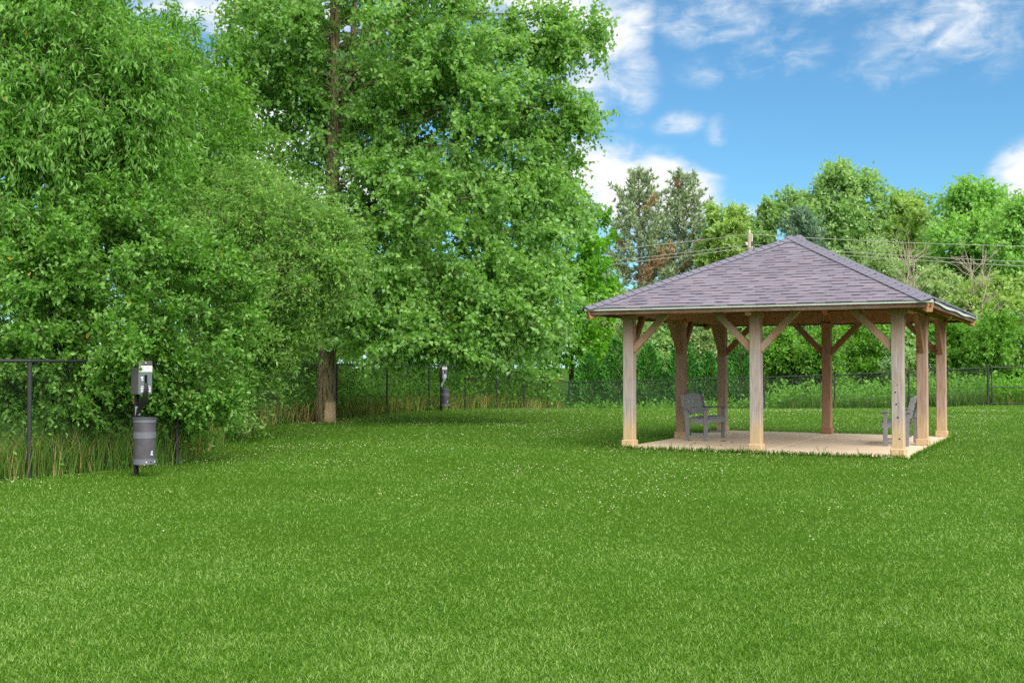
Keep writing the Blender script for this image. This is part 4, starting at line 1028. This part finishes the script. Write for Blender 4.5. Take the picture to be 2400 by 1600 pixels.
# ---- arborvitae row behind the back fence
arb_rng = np.random.default_rng(40)
ARB = [(1380, 826, 54.2, 52), (1445, 792, 53.8, 50), (1520, 806, 53.4, 52), (1600, 778, 53.0, 50), (1660, 826, 52.6, 40), (1735, 780, 52.2, 52)]
arb_where = ['leftmost conical conifer of the hedge, nearest the fence corner', 'second conical conifer of the hedge counting from the fence corner',
             'conical conifer framed by the left front post and left bench post', 'conical conifer rising right above the left bench',
             'short conical conifer between the two left rear posts and middle front post', 'rightmost conical conifer of the hedge, behind the middle front post']
for (px, top, Y, hw), lab in zip(ARB, arb_where):
    b = np.array(g3(px, Y)); H = at(px, top, Y)[2] - b[2]; Rb = hw / F_PX * Y * 1.15
    root = empty('arborvitae', tuple(b)); tag(root, lab, 'conifer', 'row of arborvitae conifers')
    MB().tube([(0, 0, -0.1), (0, 0, H * 0.9)], [0.06, 0.01], 6).build('trunk', B_['dark'], root)
    n = 5200; z = H * (1 - arb_rng.random(n) ** 0.62); prof = Rb * (1 - (z / H)) ** 0.75 * np.clip(z / (0.12 * H) + 0.55, 0, 1)
    th = arb_rng.random(n) * 2 * PI; rr = prof * (0.72 + 0.34 * arb_rng.random(n) ** 0.7) * (1 + 0.13 * np.sin(th * 5 + z * 4))
    P = np.stack([np.cos(th) * rr, np.sin(th) * rr, z], 1); out_ = np.stack([np.cos(th), np.sin(th), 0 * th], 1)
    A = unit(out_ * 0.75 + np.array([0, 0, 0.75]) + arb_rng.normal(size=(n, 3)) * 0.3)
    N = np.cross(out_, np.array([0, 0, 1.0])) + arb_rng.normal(size=(n, 3)) * 0.6
    L = 0.17 * (0.6 + 0.8 * arb_rng.random(n))
    link('crown', leaf_mesh('crown', P, A, N, L, L * 0.5, 'diamond', arb_rng.random(n)), L_['arbor'], root)

# ---- far deciduous trees
def far_tree(seed, px, top, hw, Y, leaf, label, n=200, base_px=None, lsize=0.30, dens=1.22, bark='dark', flat=False, name='leafy_tree', shell=0.4, low=None, cat='tree', droop=0.15, wd=0.7, nlobes=11):
    r = np.random.default_rng(seed)
    low = low or (730 if top < 500 else 850)
    b = g3(base_px or px, Y); s = Y / F_PX
    lob = []
    hgt = low - top
    for k in range(nlobes):
        t = (k + 0.5) / nlobes
        py = top + hgt * (0.10 + 0.80 * t)
        wloc = hw * (0.45 + 0.62 * math.sin(min(1.0, 0.25 + t * 1.1) * PI * 0.62))
        off = (r.random() * 2 - 1) * wloc * 0.55
        lob.append(lobe(px + off, py, Y + r.normal() * hw * s * 0.3, wloc * (0.48 + 0.22 * r.random()), hgt * (0.075 if flat else 0.12) * (0.8 + 0.5 * r.random()), wloc * s * 0.55, 1.0))
    for k in range(4):
        lob.append(lobe(px + (r.random() * 2 - 1) * hw * 0.5, top + hgt * 0.05 + r.random() * hgt * 0.08, Y, hw * 0.2, hgt * 0.07, hw * s * 0.2, 1.4))
    tt = at(px, top + hgt * 0.2, Y)
    mid = (np.array(b) + tt) / 2 + np.array([r.normal() * 0.2, 0, 0])
    return make_tree(seed, name, label, cat, [b, tuple(mid), tuple(tt)], 0.16 if hgt * s > 8 else 0.08, 0.03, lob, int(n * dens), 8, hw * s * 0.26 + 0.35, 8, lsize, lsize * wd, 'diamond', L_[leaf], B_[bark],
                     droop=droop, upn=0.5, shell=shell, limbs=30, limb_r=0.06, group='trees beyond the back fence', sides=6)

far_tree(51, 1700, 482, 62, 88, 'bg_a', 'yellowish green tree right beside the pines, left of the pole', 190)
far_tree(52, 1795, 468, 52, 98, 'bg_b', 'slim green tree right behind the utility pole', 150)
far_tree(53, 1868, 442, 56, 99, 'bg_b', 'pale green twin-topped tree between the pole and the tallest tree', 170)
far_tree(54, 1995, 385, 118, 94, 'bg_b', 'tallest broad tree on the skyline right of the roof peak', 330, lsize=0.34)
far_tree(55, 2125, 460, 66, 92, 'bg_a', 'smaller tree tucked right beside the tallest skyline tree', 170)
far_tree(56, 2265, 422, 130, 86, 'bg_d', 'bright green spreading tree with layered branches near the right edge', 340, flat=True, lsize=0.32)
far_tree(57, 2400, 470, 95, 80, 'bg_d', 'bright green tree cut by the right edge of the picture', 220, flat=True)
far_tree(58, 2050, 560, 92, 78, 'bg_c', 'greyish green willow-like tree above the right slope of the roof', 230, lsize=0.26, droop=0.5, wd=0.4)
far_tree(59, 1950, 600, 80, 74, 'bg_b', 'mid green tree directly behind the roof peak', 170, lsize=0.26)
far_tree(60, 2200, 640, 90, 70, 'bg_c', 'pale bushy tree behind the bare twigs right of the roof', 190, lsize=0.25)
far_tree(61, 2330, 650, 105, 66, 'bg_a', 'leafy thicket tree above the gate at right', 220, lsize=0.25)
far_tree(62, 1490, 690, 95, 74, 'dark', 'dark green tree below the pines over the left eave', 220, lsize=0.24)
far_tree(63, 1625, 690, 85, 72, 'bg_b', 'green tree below the right-hand pine behind the roof', 190, lsize=0.25)
far_tree(64, 1420, 690, 70, 70, 'bg_a', 'light green tree between the vivid tree and the left eave', 150, lsize=0.24)
far_tree(66, 2158, 456, 80, 99, 'bg_b', 'farther green tree filling the skyline dip left of the layered tree', 190)
far_tree(67, 1745, 500, 66, 100, 'bg_a', 'low yellowish tree on the skyline just left of the roof peak', 150)
far_tree(68, 1930, 468, 66, 101, 'bg_b', 'farther tree merging with the left flank of the tallest tree', 150)
far_tree(69, 2350, 455, 80, 98, 'bg_b', 'farther tree behind the layered tree close to the right edge', 150)
# mid shrubs behind the fence seen through the pavilion
SHR = [(1480, 720, 70, 62, 'bg_c', 'grey-green shrub seen behind the left front post'), (1570, 745, 60, 60, 'bg_b', 'shrub seen through the first bay above the conifers'),
       (1660, 730, 75, 60, 'bg_c', 'pale shrub above the left bench behind the hedge'), (1830, 760, 70, 56, 'weed', 'leafy sumac bush behind the fence right of the middle post'),
       (1930, 775, 85, 55, 'dark', 'dark bush behind the brown rear middle post'), (2040, 745, 85, 57, 'weed', 'bright sumac bush between the rear middle and corner posts'),
       (2130, 770, 60, 54, 'bg_b', 'bush showing between the right-hand posts'), (2240, 760, 90, 54, 'weed', 'broad green bush just outside the right rear post'),
       (2350, 740, 90, 52, 'dark', 'dense bush over the gate at the right edge'), (1760, 740, 60, 60, 'bg_c', 'pale thin bush behind the middle front post')]
for k, (px, top, hw, Y, lf, lab) in enumerate(SHR):
    far_tree(80 + k, px, top, hw, Y, lf, lab, 170, lsize=0.19, low=955, name='bush', cat='bush', nlobes=7, wd=0.6)

# ---- conifers on the skyline
def pine(seed, px, top, hw, Y, label, brown=0.06, leaf='pine', open_=0.35, group='pine trees on the skyline', low=860):
    r = np.random.default_rng(seed); b = np.array(g3(px, Y)); H = at(px, top, Y)[2] - b[2]; s = Y / F_PX; Rm = hw * s
    root = empty('pine_tree' if leaf == 'pine' else 'spruce_tree', tuple(b)); tag(root, label, 'conifer', group)
    mb = MB(); mb.tube([(0, 0, -0.2), (0.1, 0, H * 0.5), (0, 0, H * 0.98)], [0.24, 0.15, 0.03], 8)
    Pl, Al, Nl, Ll, br = [], [], [], [], []
    nwh = int(H / (0.72 if leaf == 'pine' else 0.5)); z0 = H * 0.22
    for w in range(nwh):
        z = z0 + (H - z0) * (w + 0.3 * r.random()) / nwh; t = (z - z0) / (H - z0)
        R = Rm * (1 - t) ** 0.72 * (0.75 + 0.6 * r.random()) + 0.55
        for q in range(6 if leaf == 'pine' else 7):
            th = 2 * PI * (q + r.random()) / 6; el = 0.05 + 0.6 * t; Lb = R * (0.7 + 0.5 * r.random())
            d = np.array([math.cos(th) * math.cos(el), math.sin(th) * math.cos(el), math.sin(el)])
            a = np.array([0, 0, z]); e = a + d * Lb + np.array([0, 0, 0.28 * Lb])
            mb.tube([a, a + d * Lb * 0.55 - np.array([0, 0, 0.03 * Lb]), e], [0.030 * (1 - t) + 0.010, 0.015, 0.006], 4, cap=False)
            isb = r.random() < brown * (2.2 if t < 0.6 else 0.3)
            nt_ = max(4, int(Lb * 5.0))
            for k in range(nt_):
                u = open_ + (1 - open_) * (k + r.random()) / nt_
                bend = np.array([0, 0, (u * u - u) * 0.3 * Lb])
                p = a + (e - a) * u + bend + r.normal(size=3) * np.array([0.16, 0.16, 0.06]) * (0.5 + 0.25 * Lb)
                m_ = 10
                ax = unit(d * 0.45 + r.normal(size=(m_, 3)) * 0.6 + np.array([0, 0, 0.75]))
                Pl.append(np.repeat(p[None], m_, 0)); Al.append(ax); Nl.append(r.normal(size=(m_, 3))); Ll.append(0.34 + 0.22 * r.random(m_)); br += [isb] * m_
    P, A, N, L = np.concatenate(Pl), np.concatenate(Al), np.concatenate(Nl), np.concatenate(Ll); br = np.array(br)
    mb.build('trunk', B_['pine'], root)
    for nm, sel, lf in (('crown', ~br, leaf), ('dead_needles', br, 'pine_brown')):
        if sel.sum(): link(nm, leaf_mesh(nm, P[sel], A[sel], N[sel], L[sel], L[sel] * 0.24, 'diamond', r.random(sel.sum())), L_[lf], root)
pine(101, 1498, 410, 118, 92, 'left-hand tall pine with brownish patches against the white cloud')
pine(102, 1602, 416, 112, 94, 'right-hand tall pine with brownish patches beside the white cloud', brown=0.10)
pine(103, 1880, 502, 75, 86, 'dark bluish conifer rising behind the roof peak', brown=0.0, leaf='spruce', open_=0.2, group='spruce')

# ---- bare dead trees right of the roof
def bare(seed, px, top, hw, Y, label):
    r = np.random.default_rng(seed); b = np.array(g3(px, Y)); H = at(px, top, Y)[2] - b[2]; s = Y / F_PX
    root = empty('bare_tree', tuple(b)); tag(root, label, 'dead tree', 'bare dead trees')
    mb = MB(); tw = MB()
    for k in range(4):
        ang = r.normal() * 0.14; top_ = np.array([(r.random() * 2 - 1) * hw * s * 0.8, r.normal() * 0.5, H * (0.82 + 0.18 * r.random())])
        pts = limb(mb, r, (r.normal() * 0.15, r.normal() * 0.15, -0.1), top_, 0.075, 0.014, 0.0, 8, 6, 0.025)
        for q in range(13):
            i = int(r.integers(3, 7)); p = pts[i]; d = unit(np.array([r.normal() * 0.7, r.normal() * 0.5, 0.75])); L = H * 0.17 * (0.5 + r.random())
            pp = limb(tw, r, p, p + d * L, 0.022, 0.008, 0.05, 5, 4, 0.06)
            for z in range(3):
                p2 = pp[int(r.integers(1, 4))]; d2 = unit(d + r.normal(size=3) * 0.6); limb(tw, r, p2, p2 + d2 * L * 0.45, 0.011, 0.005, 0.0, 3, 3, 0.05)
    mb.build('trunk', M['bare_wood'], root); tw.build('branches', M['bare_wood'], root)
bare(111, 2165, 545, 75, 66, 'leafless pale tree with many twigs just right of the roof slope')
bare(112, 2290, 560, 50, 64, 'slimmer leafless pale tree nearer the right edge')

# ------------------------------------------------------------------ undergrowth, tall grass
rng = np.random.default_rng(200)
n = 7000
t = rng.random(n); side = rng.random(n) < 0.45
f = np.array(FENCE_L); yy = 13 + 39 * rng.random(n) ** 0.8
xl = fence_x(yy) - 0.25 - 2.2 * rng.random(n) ** 1.5
xr = 3 + 22 * rng.random(n); yr = fence_y(xr) + 0.4 + 6.0 * rng.random(n) ** 1.3
X = np.where(side, xl, xr); Y = np.where(side, yy, yr); hgt = np.where(side, 1.05, np.where(xr < 11.8, 0.45, 1.2)) * (0.35 + 0.75 * rng.random(n))
C = np.stack([X, Y, gz(X, Y) + hgt * rng.random(n) ** 0.7], 1)
P = np.repeat(C, 7, 0) + rng.normal(size=(n * 7, 3)) * np.array([0.18, 0.18, 0.14])
P[:, 2] = np.maximum(P[:, 2], gz(P[:, 0], P[:, 1]) + 0.02)
A = unit(rng.normal(size=P.shape) * 0.8 + np.array([0, 0, 0.35])); N = rng.normal(size=P.shape) * 0.5 + np.array([0, -0.2, 0.7])
sz = (0.04 + 0.05 * rng.random(len(P))) * (1 + (P[:, 1] - 14) / 22)
tag(link('undergrowth', leaf_mesh('undergrowth', P, A, N, sz, sz * 0.6, 'diamond', rng.random(len(P))), L_['weed']), 'low leafy undergrowth growing behind the fences', 'undergrowth', kind='stuff')

def blades(name, X, Y, H, W, lean, mat, label, rnd, seg=2, zoff=0.0, kind='stuff', cat='grass', az=None):
    r = np.random.default_rng(len(X)); n = len(X)
    th = r.random(n) * 2 * PI; d = np.stack([np.cos(th), np.sin(th), 0 * th], 1)
    ph = r.random(n) * 2 * PI if az is None else az; s = np.stack([np.cos(ph), np.sin(ph), 0 * ph], 1) * (W / 2)[:, None]
    B = np.stack([X, Y, gz(X, Y) + zoff], 1)
    mid = B + d * (H * lean * 0.35)[:, None]; mid[:, 2] += H * 0.6
    tip = B + d * (H * lean)[:, None]; tip[:, 2] += H * np.sqrt(np.maximum(0.05, 1 - 0.6 * lean ** 2))
    i = np.arange(n)
    if seg == 2:
        V = np.stack([B - s, B + s, mid + s * 0.8, mid - s * 0.8, tip], 1).reshape(-1, 3)
        polys = [np.stack([5 * i, 5 * i + 1, 5 * i + 2, 5 * i + 3], 1), np.stack([5 * i + 3, 5 * i + 2, 5 * i + 4], 1)]
        att = np.concatenate([rnd, rnd])
    else:
        V = np.stack([B - s, B + s, tip], 1).reshape(-1, 3); polys = [np.stack([3 * i, 3 * i + 1, 3 * i + 2], 1)]; att = rnd
    return tag(link(name, np_mesh(name, V, polys, [('rnd', 'FACE', att)]), mat), label, cat, kind=kind)

# tall unmown grass along both fences
n = 15000
yy = 12.3 + 39 * rng.random(n) ** 1.15; xx = fence_x(yy) + 0.04 - np.abs(rng.normal(size=n)) * 0.55
strawl = rng.random(n) < np.interp(yy, [12, 20, 29, 60], [0.2, 0.2, 0.5, 0.5])
n2 = 9000
xr = 2.4 + 22 * rng.random(n2); yr = fence_y(xr) - 0.04 + np.abs(rng.normal(size=n2)) * 0.7
X = np.concatenate([xx, xr]); Y = np.concatenate([yy, yr])
straw = np.concatenate([strawl, rng.random(n2) < 0.05])
rd = np.where(straw, 0.72 + 0.28 * rng.random(len(X)), 0.55 * rng.random(len(X)))
short = np.concatenate([np.zeros(n, bool), xr < 11.8])
Hh = np.where(short, 0.12 + 0.2 * rng.random(len(X)), 1.0) * np.where(straw, 0.30 + 0.42 * rng.random(len(X)), 0.18 + 0.62 * rng.random(len(X)) ** 1.4)
Wd = np.where(straw, 0.0045, 0.009) * (1 + Y / 30)
ng = 6500
yg = 12.3 + 7.5 * rng.random(ng); xg = fence_x(yg) + 0.02 - 0.9 * rng.random(ng) ** 1.4
sg = rng.random(ng) < 0.22
X = np.concatenate([X, xg]); Y = np.concatenate([Y, yg]); rd = np.concatenate([rd, np.where(sg, 0.70 + 0.30 * rng.random(ng), 0.25 + 0.35 * rng.random(ng))])
Hh = np.concatenate([Hh, 0.22 + 0.5 * rng.random(ng)]); Wd = np.concatenate([Wd, np.where(sg, 0.006, 0.011)])
blades('tall_grass', X, Y, Hh, Wd, 0.15 + 0.55 * rng.random(len(X)) ** 1.5, M['tall_grass'], 'tall unmown green and straw-coloured grass along the fence lines', rd)

# ------------------------------------------------------------------ lawn
def px_ground(px, py):
    c, s = math.cos(PITCH), math.sin(PITCH); yu = (800 - py) / F_PX
    zd = s + c * yu; k = -CAM_H / zd
    return (px - 1200) / F_PX * k, (c - s * yu) * k
def on_lawn(X, Y):
    a, b = pav_local(X, Y)
    slab = (a > SLAB[0] - 0.01) & (a < SLAB[1] + 0.01) & (b > SLAB[2] - 0.01) & (b < SLAB[3] + 0.01)
    tr_ = np.hypot(X + 5.02, Y - 29.6) < 0.42 + 0.5 * np.random.default_rng(9).random(len(X)) ** 2
    return ~slab & ~tr_ & (X > fence_x(Y) - 0.05) & (Y < fence_y(X) + 0.1) & (X < 26)
rg = np.random.default_rng(300)
def lawn_pts(n, py0, py1, fade):
    px = -450 + 3300 * rg.random(n); py = py0 + (py1 - py0) * rg.random(n)
    X, Y = px_ground(px, py); k = on_lawn(X, Y) & (rg.random(n) < np.clip(fade(py), 0, 1)); return X[k], Y[k]
Xa, Ya = lawn_pts(430000, 1090, 1760, lambda p: (p - 1090) / 130)
Xb, Yb = lawn_pts(290000, 962, 1220, lambda p: (1220 - p) / 130)
# even cover on the far slope, where the ground falls away
Xc = -7 + 33 * rg.random(70000); Yc = 30 + 22 * rg.random(70000); k = on_lawn(Xc, Yc); Xc, Yc = Xc[k], Yc[k]
n = len(Xa)
blades('lawn_grass', Xa, Ya, 0.013 + 0.020 * rg.random(n), 0.0050 * (1 + Ya / 18) * (0.7 + 0.6 * rg.random(n)), 0.3 + 1.1 * rg.random(n), M['grass'], 'short mown green grass of the lawn close by', rg.random(n), seg=1)
X, Y = np.concatenate([Xb, Xc]), np.concatenate([Yb, Yc]); n = len(X)
blades('lawn_grass', X, Y, (0.014 + 0.021 * rg.random(n)) * (1 + np.maximum(Y - 14, 0) / 32), 0.0086 * (1 + np.maximum(Y - 14, 0) / 20) * (0.7 + 0.6 * rg.random(n)), 0.2 + 0.7 * rg.random(n), M['grass'], 'mown green grass of the lawn farther off', rg.random(n), seg=1)
# tufts against the slab edge
ne = 5000; e = rg.random(ne); ed = rg.integers(0, 3, ne)
a = np.where(ed == 0, SLAB[0] + (SLAB[1] - SLAB[0]) * e, np.where(ed == 1, SLAB[1] + 0.03 + 0.06 * rg.random(ne), SLAB[0] - 0.03 - 0.06 * rg.random(ne)))
b = np.where(ed == 0, SLAB[2] - 0.02 - 0.06 * rg.random(ne), SLAB[2] + (SLAB[3] - SLAB[2]) * e)
X = PV[0] + PU[0] * a + PVv[0] * b; Y = PV[1] + PU[1] * a + PVv[1] * b
blades('edge_grass', X, Y, 0.05 + 0.06 * rg.random(ne) + 0.10 * (rg.random(ne) > 0.97), np.full(ne, 0.010), 0.3 + 0.6 * rg.random(ne), M['grass'], 'longer grass tufts along the concrete slab edge', 0.5 * rg.random(ne), seg=2)

# white clover heads
nc = 26000
px = -200 + 2800 * rg.random(nc); py = 962 + 330 * rg.random(nc) ** 1.5
X, Y = px_ground(px, py)
cl = np.sin(X * 0.8 + 1.1) * np.sin(Y * 0.55 + 0.4) + 0.6 * np.sin(X * 2.3 - Y * 1.1) + 0.5 * np.sin(X * 0.31 + Y * 1.7) + 0.5 * rg.normal(size=nc) + 0.35 * (X > 0.5)
k = on_lawn(X, Y) & (cl > 0.72) & (Y < 44) & (rg.random(nc) < np.clip((Y - 9) / 12, 0, 1)); X, Y = X[k], Y[k]; n = len(X)
r = (0.0028 + 0.0046 * rg.random(n) ** 2) * (1 + Y / 26); z = gz(X, Y) + 0.030 + 0.025 * rg.random(n); C = np.stack([X, Y, z], 1)
o6 = np.array([[1, 0, 0], [0, 1, 0], [-1, 0, 0], [0, -1, 0], [0, 0, 0.9], [0, 0, -0.9]])
V = (C[:, None] + o6[None] * r[:, None, None]).reshape(-1, 3); i = 6 * np.arange(n)[:, None]
fc = np.concatenate([i + np.array([[q, (q + 1) % 4, 4]]) for q in range(4)] + [i + np.array([[(q + 1) % 4, q, 5]]) for q in range(4)])
tag(link('clover_flowers', np_mesh('clover_flowers', V, [fc]), M['clover']), 'scattered small white clover heads in the lawn', 'clover', kind='stuff')

# fallen leaves
def curled_leaf(name, X, Y, Z, s, rz, mat, label, group=None):
    vs_, fs_ = [], []
    outl = [(-1, 0), (-0.5, 0.42), (0.2, 0.5), (1, 0), (0.2, -0.5), (-0.5, -0.42)]
    top = [(x * s, y * s, 0.012 + s * 0.35 * (abs(y) + 0.2 * x * x)) for x, y in outl]
    vs_ = top + [(x, y, z - 0.004) for x, y, z in top]
    fs_ = [(0, 1, 2, 3), (0, 3, 4, 5), (9, 8, 7, 6), (11, 10, 9, 6)] + [(q, q + 6, (q + 1) % 6 + 6, (q + 1) % 6) for q in range(6)]
    o = MB().add(vs_, fs_).build(name, mat, None, (X, Y, Z), (0, 0, rz)); tag(o, label, 'leaf', group)
for k, (pxx, pyy, s) in enumerate([(1617, 1037, .045), (1629, 1043, .04), (1696, 1038.5, .06), (1717, 1041, .045), (1690, 1049, .04), (1723, 1022, .04), (2016, 1036, .035)]):
    X, Y = px_ground(pxx, pyy)
    curled_leaf('fallen_leaf', X, Y, 0.03, s, k * 1.3, M['dead_leaf'], 'small dry brown leaf lying on the concrete slab', 'dry leaves on the slab')
X, Y = px_ground(492, 1008)
curled_leaf('fallen_leaf', X, Y, 0.12, 0.085, 0.4, M['orange_leaf'], 'single orange leaf in the grass by the near shrub')
